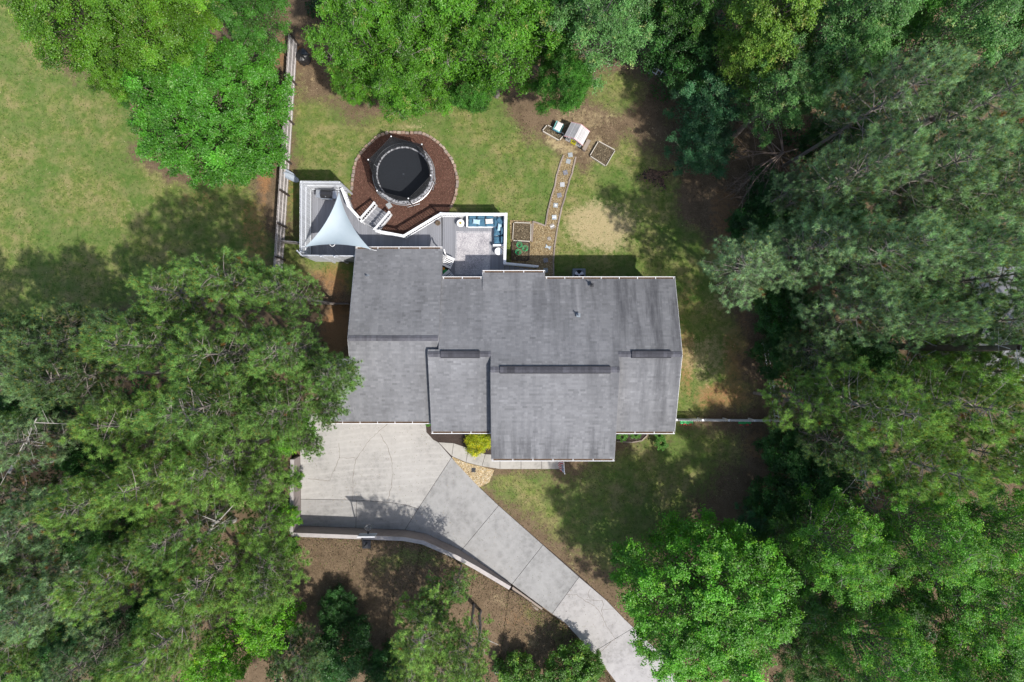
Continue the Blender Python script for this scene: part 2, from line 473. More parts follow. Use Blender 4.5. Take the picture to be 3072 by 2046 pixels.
# ------------------------------------------------------------------ ground sheet
lawnA = [(-600, -400), (40, -400), (90, 60), (200, 190), (330, 260), (440, 380), (400, 470), (520, 500), (760, 520), (800, 640), (800, 760), (600, 880), (200, 960), (-600, 1000)]
lawnB = [(880, 230), (930, 300), (1240, 330), (1480, 280), (1620, 400), (1760, 470), (1900, 400), (1990, 460), (2060, 620), (2180, 760), (2230, 960), (2270, 1200), (2260, 1262), (1900, 1262), (1900, 900), (850, 860), (846, 500)]
lawnC = [(1440, 1400), (1700, 1400), (1990, 1262), (2260, 1262), (2250, 1400), (2120, 1500), (1990, 1800), (1900, 1840), (1700, 1700), (1437, 1470)]
lawnD = [(1200, 1640), (1330, 1670), (1520, 1790), (1700, 1900), (1700, 2010), (1560, 1800), (1400, 1720), (1150, 1700)]
def zones(px, py):
    n = np.array([mnoise.noise(Vector((a * .008, b * .008, 3.3))) * 60 + mnoise.noise(Vector((a * .03, b * .03, 1.3))) * 26 for a, b in zip(px.ravel(), py.ravel())]).reshape(px.shape)
    g = np.zeros(px.shape)
    for poly, soft, amt in ((lawnA, 110, 1.), (lawnB, 150, .95), (lawnC, 150, .72), (lawnD, 90, .7)):
        g = np.maximum(g, smooth01((sdf(px, py, poly) + n + soft * .4) / soft) * amt)
    def blob(x, y, rx, ry, a, rot=0.0):
        c, s = math.cos(rot), math.sin(rot)
        dx = (px - x) * c + (py - y) * s; dy = -(px - x) * s + (py - y) * c
        return a * smooth01(1.35 - np.hypot(dx / rx, dy / ry) + n / 160)
    st = np.zeros(px.shape); dr = np.zeros(px.shape)
    for q in ((1795, 665, 135, 95, .85), (1720, 700, 60, 90, .5), (1690, 440, 90, 35, .75, .5), (1780, 440, 70, 80, .6, .5), (1600, 760, 60, 90, .5), (1760, 360, 120, 60, .55),
              (1230, 385, 130, 12, .5), (470, 520, 90, 60, .35), (250, 500, 120, 60, .3), (1100, 440, 12, 60, .3), (1900, 1180, 90, 60, .2), (1240, 380, 60, 16, .6),
              (2150, 900, 60, 60, .5), (2120, 1080, 90, 110, .6), (2140, 760, 60, 80, .3), (2180, 1320, 90, 60, .2), (930, 230, 40, 90, .4), (1500, 1800, 60, 40, .5), (1600, 1930, 40, 60, .55), (1450, 1720, 60, 30, .4),
              (1870, 1845, 60, 25, .45, .8), (1720, 1700, 60, 18, .4, .75), (2190, 1490, 60, 22, .35), (420, 620, 120, 70, .35), (1440, 660, 60, 30, .3), (1960, 400, 90, 60, .4), (2050, 560, 60, 60, .3), (2020, 480, 60, 50, .35)):
        st = np.maximum(st, blob(*q))
    for q in ((800, 460, 26, 190, .95, .06), (870, 560, 30, 130, .5), (760, 680, 60, 150, .55), (850, 150, 90, 70, .7), (960, 190, 50, 120, .35), (1000, 840, 60, 70, .7), (960, 830, 100, 40, .6),
              (1010, 1000, 60, 120, .9), (600, 590, 120, 40, .45), (2170, 1190, 120, 70, .7), (2060, 1080, 40, 150, .6), (2230, 980, 40, 120, .5), (2170, 640, 60, 110, .6), (2080, 880, 50, 80, .4), (2200, 1100, 60, 160, .6), (2260, 1330, 60, 80, .5), (120, 1380, 120, 160, .75), (420, 1230, 60, 60, .5),
              (1000, 1265, 80, 30, .8), (2050, 960, 50, 60, .35), (1820, 640, 30, 10, .5), (700, 1180, 80, 40, .5), (1950, 1560, 150, 60, .22), (1300, 1740, 260, 60, .35), (1560, 1850, 90, 60, .4)):
        dr = np.maximum(dr, blob(*q))
    for q in ((1840, 260, 110, 90, .75), (2010, 350, 60, 80, .35), (1960, 430, 80, 30, .35)):
        g = np.maximum(g, blob(*q))
    return g, st, dr
gx = np.arange(-50, 50.01, .36); gy = np.arange(-34, 34.01, .36)
GX, GY = np.meshgrid(gx, gy)
gpx = GX * PPM + 1536; gpy = -GY * PPM + 1023
zg, zs_, zd = zones(gpx, gpy)
V = np.stack([GX.ravel(), GY.ravel(), (np.sin(GX * .9 + GY * .4) * .012 + np.sin(GY * 1.3 - GX * .5) * .012 - .015).ravel()], 1)
ny, nx = GX.shape
idx = np.arange(nx * ny).reshape(ny, nx)
F = np.stack([idx[:-1, :-1].ravel(), idx[:-1, 1:].ravel(), idx[1:, 1:].ravel(), idx[1:, :-1].ravel()], 1)
cen = V[F].mean(1)
# the ground is cut out beneath the raised south bank is not needed: the bank lies above it
g_ = mk('ground', V, F, M['ground'], cols=np.stack([zg.ravel(), zs_.ravel(), zd.ravel()], 1)); tag(g_, kind='structure')
x0, x1, y0, y1 = gx[0], gx[-1], gy[0], gy[-1]; B = 500
mk('far_ground', [(-B, -B, -.02), (B, -B, -.02), (B, B, -.02), (-B, B, -.02), (x0, y0, -.02), (x1, y0, -.02), (x1, y1, -.02), (x0, y1, -.02)],
   [(0, 1, 5, 4), (1, 2, 6, 5), (2, 3, 7, 6), (3, 0, 4, 7)], M['ground'], cols=np.tile([.3, 0, .1], (8, 1)))['kind'] = 'structure'

# ---- raised bank beyond the retaining wall
TH = .24
wb = [Vector(P(a, b)[:2]) for a, b in wall_base]
def offset_line(pts, d):
    out = []
    for i, p in enumerate(pts):
        a = pts[max(i - 1, 0)]; b = pts[min(i + 1, len(pts) - 1)]
        if 0 < i < len(pts) - 1:
            n1 = (p - a).normalized(); n2 = (b - p).normalized()
            m = Vector((-(n1 + n2).y, (n1 + n2).x)); m.normalize(); c = m.dot(Vector((-n1.y, n1.x)))
            out.append(p + m * (d / max(c, .4)))
        else:
            t = (b - a).normalized(); out.append(p + Vector((-t.y, t.x)) * d)
    return out
wo = offset_line(wb, -TH)      # outer (away from the driveway) edge
# make sure offset went outwards (west/south)
if wo[2].y > wb[2].y: wo = offset_line(wb, TH)
bankpts = [(p.x, p.y, h - .07) for p, h in zip(wo, wall_h)]
dl = [P(a, b) for a, b in drive_left[1:]]
bank_in = [bankpts[0]] + bankpts[1:] + [(p[0] - .1, p[1] - .05, .12 if i < 2 else .02) for i, p in enumerate(dl)]
NB = 26
ts = np.linspace(0, 1, 90)
bi = np.array(bank_in); seg = np.r_[0, np.cumsum(np.hypot(*(np.diff(bi[:, :2], axis=0).T)))]; seg /= seg[-1]
# keep the corner vertices of the wall in the sampling
ts = np.unique(np.r_[ts, seg])
inner = np.stack([np.interp(ts, seg, bi[:, k]) for k in range(3)], 1)
far = []
for t in ts:
    q = bank_in[0], bank_in[1]
    x = np.interp(t, [0, seg[1], seg[1] + .02, .35, .7, 1], [-40, -40, -40, -12, 2, 12]); y = np.interp(t, [0, seg[1], seg[1] + .02, .35, .7, 1], [-7.5, -14, -40, -40, -40, -40])
    far.append((x, y, 1.1 if t < .6 else .3))
far = np.array(far)
rows = []
for j in range(NB + 1):
    f = (j / NB) ** 1.8
    r = inner * (1 - f) + far * f
    r[:, 2] = inner[:, 2] * (1 - f) + far[:, 2] * f + (.05 * np.sin(r[:, 0] * 1.1) * np.sin(r[:, 1] * .8) if j else 0)
    rows.append(r)
BV = np.concatenate(rows); nn = len(ts)
bi2 = np.arange((NB + 1) * nn).reshape(NB + 1, nn)
BF = np.stack([bi2[:-1, :-1].ravel(), bi2[1:, :-1].ravel(), bi2[1:, 1:].ravel(), bi2[:-1, 1:].ravel()], 1)
bpx = BV[:, 0] * PPM * HC / (HC - BV[:, 2]) + 1536; bpy_ = -BV[:, 1] * PPM * HC / (HC - BV[:, 2]) + 1023
a, b, c = zones(bpx, bpy_)
tag(mk('bank_ground', BV, BF, M['ground'], cols=np.stack([a, b, c], 1), smooth=True), kind='structure')
# side skirt of the bank at the north-west end (earth slope down)
p0 = BV[bi2[0, 0]]; sk = [BV[i] for i in bi2[:, 0]]
mk('bank_slope', [tuple(q) for q in sk] + [(q[0], q[1] + 2.6, -.05) for q in sk], [(i, i + 1, len(sk) + i + 1, len(sk) + i) for i in range(len(sk) - 1)], M['ground'],
   cols=np.tile([.05, 0, .3], (2 * len(sk), 1)))['kind'] = 'structure'

def sheet(name, poly, z, mat, kind='structure', parent=None):
    pts = PX(poly); a = sum(pts[i][0] * pts[(i + 1) % len(pts)][1] - pts[(i + 1) % len(pts)][0] * pts[i][1] for i in range(len(pts)))
    if a < 0: pts = pts[::-1]
    o = mk(name, [(x, y, z) for x, y in pts], [tuple(range(len(pts)))], mat, parent)
    if kind and parent is None: tag(o, kind=kind)
    return o
# scattered small pieces -------------------------------------------------
def leafquads(C, Nn, L, Wd, cols, spin=None, tri=False):
    n = len(C)
    Nn = Nn / np.maximum(np.linalg.norm(Nn, axis=1, keepdims=True), 1e-6)
    r = rng.normal(size=(n, 3)) if spin is None else spin
    u = np.cross(Nn, r); u /= np.maximum(np.linalg.norm(u, axis=1, keepdims=True), 1e-6)
    v = np.cross(Nn, u)
    L = np.broadcast_to(L, n)[:, None]; Wd = np.broadcast_to(Wd, n)[:, None]
    V = np.empty((n, 4, 3)); V[:, 0] = C - u * L / 2; V[:, 1] = C + v * Wd / 2 - u * L * .05 + Nn * L * .08; V[:, 2] = C + u * L / 2; V[:, 3] = C - v * Wd / 2 - u * L * .05 + Nn * L * .08
    if tri:
        V = V[:, [0, 1, 3]]; V[:, 0] += u * L * 1.15; return V.reshape(-1, 3), np.arange(n * 3).reshape(n, 3)[:, ::-1].copy(), np.repeat(cols, 3, 0)
    F = np.arange(n * 4).reshape(n, 4)
    return V.reshape(-1, 3), F, np.repeat(cols, 4, 0)
def scatter_flat(name, poly_px, n, size, palette, mat, z=.02, tilt=.5, parent=None):
    pts = np.array(poly_px); lo = pts.min(0); hi = pts.max(0)
    x = rng.uniform(lo[0], hi[0], n * 3); y = rng.uniform(lo[1], hi[1], n * 3)
    k = inpoly(x, y, poly_px); x = x[k][:n]; y = y[k][:n]
    C = np.stack([(x - 1536) / PPM, -(y - 1023) / PPM, np.full(len(x), z)], 1)
    nn = np.stack([rng.normal(0, tilt, len(x)), rng.normal(0, tilt, len(x)), np.ones(len(x))], 1)
    pal = np.array(palette); c = pal[rng.integers(0, len(pal), len(x))] * rng.uniform(.7, 1.3, (len(x), 1))
    V, F, c = leafquads(C, nn, rng.uniform(.6, 1.3, len(x)) * size, rng.uniform(.5, 1.0, len(x)) * size, c, tri=True)
    return mk(name, V, F, mat, parent, cols=c)

# ------------------------------------------------------------------ driveway, walk, beds
drive = tag(mk('driveway', *prism(PX(drive_poly), -.05, .02), M['darkmulch']), kind='structure')
def shrink(poly, d):
    v = [Vector(p) for p in poly]; n = len(v)
    a = sum(v[i].x * v[(i + 1) % n].y - v[(i + 1) % n].x * v[i].y for i in range(n)); s = 1 if a > 0 else -1
    out = []
    for i in range(n):
        e1 = (v[i] - v[i - 1]).normalized(); e2 = (v[(i + 1) % n] - v[i]).normalized()
        m = Vector((-(e1.y + e2.y), e1.x + e2.x)) * s
        if m.length < 1e-4: m = Vector((-e1.y, e1.x)) * s
        m.normalize(); c = max(.35, m.dot(Vector((-e1.y, e1.x)) * s)); q = v[i] + m * (d / c); out.append((q.x, q.y))
    return out
def slab(poly, mat, parent, label=None, z=.055, name='slab'):
    o = mk(name, *prism(shrink(PX(poly), .014), -.02, z), mat, parent)
    if label: o['label'] = label
    return o
J1 = [(903, 1497), (986, 1498), (1070, 1500), (1165, 1506), (1215, 1514), (1255, 1525)]
slab([(901, 1240), (1276, 1240), (1280, 1296), (1300, 1318), (1314.5, 1326), (1355, 1372)] + J1[::-1] + [(901, 1368)], M['slab_warm'], drive, 'large warm-toned slab with wandering cracks')
slab([(903, 1497), (986, 1498), (1070, 1500), (1068, 1583), (903, 1577)], M['slab_old'], drive)
slab([(1070, 1500), (1165, 1506), (1215, 1514), (1255, 1525), (1215, 1589), (1108, 1585), (1068, 1583)], M['slab_old'], drive)
slab([(1355, 1372), (1368, 1387), (1437, 1460), (1496, 1516), (1383, 1652), (1376, 1646), (1280, 1601), (1223, 1590), (1215, 1589), (1255, 1525)], M['slab_grey'], drive)
slab([(1496, 1516), (1629, 1634), (1536, 1752), (1433, 1682), (1383, 1652)], M['slab_grey'], drive)
slab([(1629, 1634), (1737, 1730), (1656, 1841), (1626, 1819), (1536, 1752)], M['slab_grey'], drive)
slab([(1737, 1730), (1818, 1799), (1874, 1857), (1900, 1882), (1777, 1957), (1769, 1949), (1696, 1869), (1656, 1841)], M['slab_pale'], drive, 'pale slab crossed by branching cracks')
slab([(1900, 1882), (1992, 1970), (2034, 2043), (2200, 2230), (2000, 2230), (1846, 2043), (1804, 1988), (1777, 1957)], M['slab_pale'], drive)
def crack(pts, wd=.028, parent=drive, z=.0575):
    path = []
    for i in range(len(pts) - 1):
        a, b = pts[i], pts[i + 1]; n = max(2, int(math.dist(a, b) / 7))
        for j in range(n):
            t = j / n; path.append((a[0] + (b[0] - a[0]) * t + random.uniform(-1.6, 1.6), a[1] + (b[1] - a[1]) * t + random.uniform(-1.6, 1.6)))
    path.append(pts[-1]); W = [Vector(P(*p)[:2]) for p in path]; V = []; F = []
    for i, p in enumerate(W):
        d = (W[min(i + 1, len(W) - 1)] - W[max(i - 1, 0)]).normalized(); n = Vector((-d.y, d.x)) * (wd / 2 * random.uniform(.5, 1.3))
        V += [(p.x + n.x, p.y + n.y, z), (p.x - n.x, p.y - n.y, z)]
    F = [(2 * i + 1, 2 * i + 3, 2 * i + 2, 2 * i) for i in range(len(W) - 1)]
    return mk('crack', V, F, M['cracks'], parent)
M['cracks'] = simple('crack_dirt', (.17, .145, .125), .95, .3)
for pts in ([(1168, 1268), (1110, 1318), (1085, 1355), (1067, 1380), (1060, 1420), (1058, 1500)], [(1140, 1300), (1163, 1340), (1175, 1376), (1179, 1420), (1175, 1460), (1163, 1500)],
            [(1018, 1330), (1019, 1370), (1003, 1410), (988, 1442)], [(1018, 1372), (1067, 1374)], [(925, 1435), (988, 1442)],
            [(1698, 1783), (1730, 1782), (1745, 1795), (1785, 1818), (1805, 1845), (1822, 1880), (1845, 1913)], [(1770, 1766), (1765, 1780), (1770, 1795)],
            [(1755, 1798), (1806, 1800), (1812, 1812), (1805, 1830), (1806, 1845)], [(1806, 1828), (1842, 1826)], [(1845, 1913), (1800, 1955)]):
    crack(pts)
walk = tag(mk('walkway', *prism(PX([(1314.5, 1326), (1356, 1328), (1395, 1340), (1452, 1363), (1500, 1366), (1678, 1366), (1678, 1407), (1498, 1407), (1448, 1399), (1399, 1387), (1357, 1369)]), -.05, .015), M['darkmulch']), kind='structure')
WN = [(1314.5, 1326), (1361, 1329), (1405, 1344), (1456, 1362), (1500, 1364), (1563, 1364), (1625, 1364), (1678, 1364)]
WS = [(1355, 1368), (1355.5, 1368.5), (1398, 1387), (1446, 1399), (1500, 1407), (1563, 1407), (1625, 1407), (1678, 1407)]
for i in range(7):
    q = [WN[i], WN[i + 1], WS[i + 1], WS[i]] if i else [WN[0], WN[1], WS[1]]
    slab(q, M['walk'], walk, z=.05, name='paving_slab')

scatter_flat('fallen_leaves', drive_poly, 1500, .055, [(.20, .13, .07), (.10, .07, .045), (.26, .2, .1), (.12, .14, .05)], M['chips'], .062, .25)['kind'] = 'stuff'
bed_poly = [(1276, 1240), (1480, 1240), (1480, 1370), (1452, 1364), (1395, 1340), (1356, 1328), (1314.5, 1326), (1300, 1318), (1280, 1296)]
sheet('mulch_bed', bed_poly, .012, M['darkmulch'])
sheet('gravel_patch', [(1357, 1370), (1398, 1388), (1448, 1400), (1480, 1409), (1474, 1425), (1468, 1445), (1437, 1462), (1368, 1388)], .02, M['pebble'])
scatter_flat('gravel', [(1357, 1372), (1398, 1389), (1448, 1401), (1482, 1410), (1476, 1426), (1466, 1448), (1437, 1462), (1368, 1390)], 4200, .07, [(.5, .37, .18), (.62, .5, .32), (.34, .22, .1), (.7, .64, .5)], M['chips'], .04)
COL.objects['gravel']['kind'] = 'stuff'
sheet('front_shrub_bed', [(1850, 1262), (1945, 1262), (1940, 1308), (1925, 1322), (1895, 1327), (1850, 1324)], .014, M['darkmulch'])

edge_z = [(940, 720), (946, 640), (958, 560), (968, 490), (985, 420), (1030, 345), (1080, 290), (1130, 240), (1180, 190), (1240, 155), (1310, 130), (1400, 128), (1480, 132), (1560, 138), (1640, 135), (1700, 150), (1760, 190),
          (1830, 240), (1880, 290), (1920, 345), (1960, 400), (1990, 470), (2008, 540), (2018, 620), (2014, 700), (2000, 770), (1985, 830), (1950, 900)]
edge_px = [(780 + a * .2934, 360 + b * .2934) for a, b in edge_z]
mulch_poly = edge_px + [(1345, 640), (1340, 700), (1211, 735), (1100, 700), (1060, 640), (1050, 600)]
sheet('mulch_circle', mulch_poly, .012, M['mulch'])
scatter_flat('mulch_chips', mulch_poly, 16000, .075, [(.13, .06, .045), (.08, .035, .028), (.2, .11, .085), (.1, .05, .04)], M['chips'], .025)['kind'] = 'stuff'
straw_poly = [(1690, 462), (1728, 470), (1719, 517), (1709, 546), (1695, 588), (1686, 620), (1672, 680), (1663, 744), (1661, 834), (1535, 834), (1530, 660), (1598, 664), (1636, 678), (1642, 640), (1652, 598), (1664, 559), (1672, 523)]
sheet('straw_path', straw_poly, .014, M['strawbed'])
scatter_flat('straw', straw_poly, 7000, .09, [(.34, .26, .14), (.26, .19, .10), (.42, .35, .22), (.17, .12, .065)], M['chips'], .028)['kind'] = 'stuff'

# ------------------------------------------------------------------ trampoline ring edging
edging = thing('stone_edging', 'curved row of brown edging blocks round the red mulch circle', 'edging', P(1210, 400))
line = [Vector(P(a, b)[:2]) for a, b in edge_px]
seglen = [0]
for i in range(1, len(line)): seglen.append(seglen[-1] + (line[i] - line[i - 1]).length)
nb = int(seglen[-1] / .285)
blk = [mk('x', *join([prism([(-.13, -.075), (.13, -.075), (.115, .085), (-.115, .085)], 0, .13)]), M['stone']) for _ in range(1)][0]
bm_ = blk.data; bpy.data.objects.remove(blk)
for i in range(nb):
    s = (i + .5) / nb * seglen[-1]; j = max(k for k in range(len(seglen)) if seglen[k] <= s); j = min(j, len(line) - 2)
    t = (s - seglen[j]) / (seglen[j + 1] - seglen[j]); p = line[j].lerp(line[j + 1], t); d = line[j + 1] - line[j]
    share(bm_, 'block', edging, (p.x + random.uniform(-.02, .02), p.y + random.uniform(-.02, .02), -.01 + random.uniform(0, .03)), (random.uniform(-.05, .05), random.uniform(-.05, .05), math.atan2(d.y, d.x) + random.uniform(-.12, .12)), (random.uniform(.9, 1.05), random.uniform(.9, 1.25), 1))

# ------------------------------------------------------------------ house
M['dripedge'] = simple('drip_edge', (.16, .16, .17), .7, .1)
house = thing('house', 'single-storey house with grey shingled gable roofs, ridge vents and white gutters', 'house', (0, 0, 0))
def roof_plane(xa, xb, yr, zr, ye, ze, label=None):
    """sheathing slab + individually laid shingles; ridge at (yr,zr), eave at (ye,ze)"""
    T = .16
    V = [(xa, yr, zr), (xb, yr, zr), (xb, ye, ze), (xa, ye, ze)]; V += [(x, y, z - T) for x, y, z in V]
    V = [(x, y, z - .012) for x, y, z in V]
    sgn = 1 if ye < yr else -1
    F = [(0, 3, 2, 1), (4, 5, 6, 7), (0, 1, 5, 4), (1, 2, 6, 5), (2, 3, 7, 6), (3, 0, 4, 7)]
    if sgn < 0: F = [f[::-1] for f in F]
    r = mk('roof', V, F, M['dripedge'], house)
    if label: r['label'] = label
    L = math.hypot(yr - ye, zr - ze); n = int(round(L / .143)); dy = (yr - ye) / n; dz = (zr - ze) / n
    nrm = np.array([0, -dz, dy]) if dy > 0 else np.array([0, dz, -dy]); nrm = nrm / np.linalg.norm(nrm)
    Vs = []; Fs = []; Cs = []
    for c in range(n):
        y_lo, z_lo = ye + dy * c, ze + dz * c; y_hi, z_hi = y_lo + dy, z_lo + dz
        x = xa - random.uniform(0, .3); 
        tone_row = random.uniform(.95, 1.05) if sgn > 0 else random.uniform(.98, 1.02)
        while x < xb:
            wd = random.choice((.16, .22, .3, .36)); a = max(x, xa); b = min(x + wd - .004, xb); x += wd
            if b - a < .02: continue
            t = random.choice((.006, .008, .011)); k = len(Vs)
            lo = np.array([0, y_lo, z_lo]) + nrm * t; hi = np.array([0, y_hi, z_hi]) + nrm * .0012; bt = np.array([0, y_lo, z_lo])
            for xx, q in ((a, lo), (b, lo), (b, hi), (a, hi), (a, bt), (b, bt)): Vs.append((xx, q[1], q[2]))
            f1 = (k, k + 1, k + 2, k + 3); f2 = (k + 4, k + 5, k + 1, k)
            if sgn < 0: f1, f2 = f1[::-1], f2[::-1]
            Fs += [f1, f2]
            m = random.gauss(1, .075) * tone_row; base = (.170 * m, .172 * m, .180 * m)
            Cs += [base] * 6
    s = mk('shingles', np.array(Vs), np.array(Fs), M['shingle'], r, cols=np.array(Cs)); s['kind'] = 'stuff'
    return r
# (x0, x1, ridge y, ridge z, eave y, eave z)
ZM = 4.0; pm = .39
zr1 = ZM + pm * (3.96 + .81)      # main ridge
zr2 = ZM + pm * (3.96 + 1.74)     # taller centre ridge
roof_plane(-4.5, 10.4, -.81, zr1, 3.96, ZM, 'wide rear slope, darker and streaked towards the east')
roof_plane(-1.3, 6.52, -1.74, zr2, -.81, zr1, 'top strip of the rear slope below the long ridge vent')
roof_plane(-5.15, -1.3, -.81, zr1, -5.78, 3.91, 'front slope of the narrow bay')
roof_plane(-1.3, 6.52, -1.74, zr2, -7.5, 4.08, 'front slope of the wide centre section')
roof_plane(6.52, 10.4, -.81, zr1, -5.79, 3.91, 'streaked front slope at the east end')
roof_plane(-5.15, -4.5, -.81, zr1, -.52, zr1 - .12)
zw = 5.63
roof_plane(-10.09, -4.5, .17, zw, 5.94, 3.5, 'rear slope of the garage wing')
roof_plane(-10.09, -4.5, .17, zw, -5.18, 3.64, 'front slope of the garage wing')
roof_plane(-12.1, -10.09, -1.1, zw - .37 * 1.27, -5.18, 3.64, 'lean-to slope under the pine boughs')
roof_plane(-1.87, 2.1, 3.2, ZM + pm * .76 + .03, 4.36, 4.03, 'low rear bump-out slope')
def gable_wall(xa, xb, yn, ys, yr, zr, zn, zs):
    pr = [(ys, 0), (yn, 0), (yn, zn), (yr, zr), (ys, zs)]
    V = [(xa, y, z) for y, z in pr] + [(xb, y, z) for y, z in pr]; n = 5
    F = [tuple(range(n))[::-1], tuple(range(n, 2 * n))] + [(i, (i + 1) % n, n + (i + 1) % n, n + i) for i in range(n)]
    return mk('wall', V, F, M['siding'], house)
o_ = .19
gable_wall(-4.46, -1.0, 3.55, -5.4, -.81, zr1 - o_, ZM + .15 - o_, 4.05 - o_)
gable_wall(-4.9, -4.47, -.6, -5.39, -.81, zr1 - o_, zr1 - .1 - o_, 4.05 - o_)
gable_wall(-1.0, 6.25, 3.56, -7.1, -1.74, zr2 - o_, ZM + .15 - o_, 4.22 - o_)
gable_wall(6.25, 10.1, 3.55, -5.4, -.81, zr1 - o_, ZM + .15 - o_, 4.05 - o_)
gable_wall(-9.8, -4.7, 5.54, -4.8, .17, zw - o_, 3.65 - o_, 3.78 - o_)
mk('wall', *box(-11.8, -9.81, -4.79, -1.3, 0, 3.6), M['siding'], house)
mk('wall', *box(-1.5, 1.75, 3.57, 4.0, 0, 3.98), M['siding'], house)
# ridge caps and vents
def ridge_cap(xa, xb, y, z, slope, w_=.17):
    n = int((xb - xa) / .14); Vs = []; Fs = []; Cs = []
    for i in range(n):
        a = xa + (xb - xa) * i / n; b = a + (xb - xa) / n * 1.02; t = .035 + .012; k = len(Vs)
        for yy, zz in ((-w_, -slope * w_), (0, .012), (w_, -slope * w_)):
            Vs += [(a, y + yy, z + zz + .03), (b, y + yy, z + zz + .042)]
        Fs += [(k, k + 1, k + 3, k + 2), (k + 2, k + 3, k + 5, k + 4)]
        m = random.gauss(1, .12); Cs += [(.10 * m, .10 * m, .115 * m)] * 6
    o = mk('ridge_cap', np.array(Vs), np.array(Fs), M['cap'], house, cols=np.array(Cs)); return o
ridge_cap(-10.05, -4.55, .17, zw, .37)
ridge_cap(-5.1, -1.3, -.81, zr1, .39); ridge_cap(-1.3, 6.5, -1.74, zr2, .38); ridge_cap(6.52, 10.38, -.81, zr1, .39)
def ridge_vent(pa, pb, y, z):
    xa = (pa - 1536) / PPM * (HC - z) / HC; xb = (pb - 1536) / PPM * (HC - z) / HC
    pr = [(-.235, -.05), (-.22, .07), (0, .13), (.22, .07), (.235, -.05)]
    V = [(xa, y + a, z + b) for a, b in pr] + [(xb, y + a, z + b) for a, b in pr]; n = 5
    F = [tuple(range(n)), tuple(range(n, 2 * n))[::-1]] + [(i, n + i, n + i + 1, i + 1) for i in range(n - 1)]
    v = mk('ridge_vent', V, F, M['vent'], house)
    nc = int((xb - xa) / .22); Vs = []; Fs = []; Cs = []
    for i in range(nc):
        a = xa + (xb - xa) * i / nc; b = a + (xb - xa) / nc * .97; k = len(Vs); m = random.gauss(1, .15)
        for yy, zz in ((-.17, .08), (0, .125), (.17, .08)): Vs += [(a, y + yy, z + zz + .006), (b, y + yy, z + zz + .012)]
        Fs += [(k, k + 1, k + 3, k + 2), (k + 2, k + 3, k + 5, k + 4)]; Cs += [(.06 * m, .06 * m, .07 * m)] * 6
    mk('vent_shingles', np.array(Vs), np.array(Fs), M['cap'], v, cols=np.array(Cs))
ridge_vent(1322, 1439, -.81, zr1); ridge_vent(1895, 2013, -.81, zr1); ridge_vent(1500, 1831, -1.74, zr2)
# gutters with hangers and leaf debris
def gutter(xa, xb, y, z, side):
    d = side  # +1 north eave, -1 south eave
    a, b = y + .0 * d, y + .145 * d
    lo, hi = min(a, b), max(a, b)
    g = mk('gutter', *join([box(xa, xb, lo, hi, z - .15, z - .135), box(xa, xb, b - .012 if d > 0 else b, b if d > 0 else b + .012, z - .135, z - .02),
                            box(xa, xb, b - .03 if d > 0 else b - .005, b + .005 if d > 0 else b + .03, z - .025, z - .012),
                            box(xa - .008, xa, lo, hi, z - .15, z - .02), box(xb, xb + .008, lo, hi, z - .15, z - .02)]), M['gutter'], house)
    n = int((xb - xa) / .25); V = []; F = []
    for i in range(n + 1):
        x = xa + .01 + (xb - xa - .02) * i / n; zz = z - .07 + random.uniform(-.02, .025)
        V += [(x, lo + .013, zz), (x, hi - .013, zz + random.uniform(-.01, .01))]
    F = [(2 * i, 2 * i + 2, 2 * i + 3, 2 * i + 1) for i in range(n)]
    mk('gutter_debris', V, F, M['debris'], g)
    m = max(2, int(round((xb - xa) / 1.25)))
    for i in range(m + 1):
        x = xa + .08 + (xb - xa - .16) * i / m
        mk('hanger', *box(x - .018, x + .018, lo + .002, hi - .002, z - .03, z - .018), M['gutter'], g)
gutter(-10.09, -4.5, 5.94, 3.5 + .03, 1); gutter(-4.44, -1.9, 3.96, ZM + .03, 1); gutter(-1.87, 2.1, 4.36, 4.06, 1); gutter(2.13, 10.4, 3.96, ZM + .03, 1)
gutter(-12.1, -5.2, -5.18, 3.67, -1); gutter(-5.15, -1.32, -5.78, 3.94, -1); gutter(-1.3, 6.52, -7.5, 4.11, -1); gutter(6.55, 10.4, -5.79, 3.94, -1)
# rake boards
def rake(x, y0_, z0_, y1_, z1_):
    mk('rake_board', *beam((x, y0_, z0_ - .13), (x, y1_, z1_ - .13), .02, .17), M['dripedge'] if abs(x) < 9 else M['white'], house)
rake(10.415, -.81, zr1, 3.96, ZM); rake(10.415, -.81, zr1, -5.79, 3.91); rake(-10.105, .17, zw, 5.94, 3.5); rake(-10.105, .17, zw, -1.1, zw - .47)
rake(-5.165, -.6, zr1 - .08, -5.78, 3.91); rake(-1.315, -1.74, zr2, -7.5, 4.08); rake(6.535, -1.74, zr2, -7.5, 4.08); rake(-4.485, 3.97, 4.23, 5.94, 3.5); rake(-12.115, -1.1, 5.16, -5.18, 3.64)
mk('rake_board', *box(-1.885, -1.86, 3.3, 4.36, 3.85, 4.05), M['white'], house)
mk('downspout', *join([tube([(-4.4, 5.95, 3.4), (-4.35, 5.7, 3.2), (-4.35, 5.62, 1.1)], [.045] * 3, 6)]), M['gutter'], house)
# plumbing vents
for px_, py_, zz, pm_ in ((1103, 830, 4.1, 'g'), (1735, 946, 5.05, 'g'), (1775, 855, 4.35, 'k')):
    x, y, _ = P(px_, py_, zz)
    vp = mk('vent_pipe', *tube([(x, y, zz - .1), (x, y, zz + .38)], [.05, .05], 12), M['steel' if pm_ == 'g' else 'blackmetal'], house)
    mk('flashing', *obox((x, y, zz + .05), (.24, .24, .02)), M['greymetal' if pm_ == 'g' else 'blackmetal'], vp)
    mk('pipe_opening', *tube([(x, y, zz + .38), (x, y, zz + .384)], [.034, .034], 10), M['black'], vp)

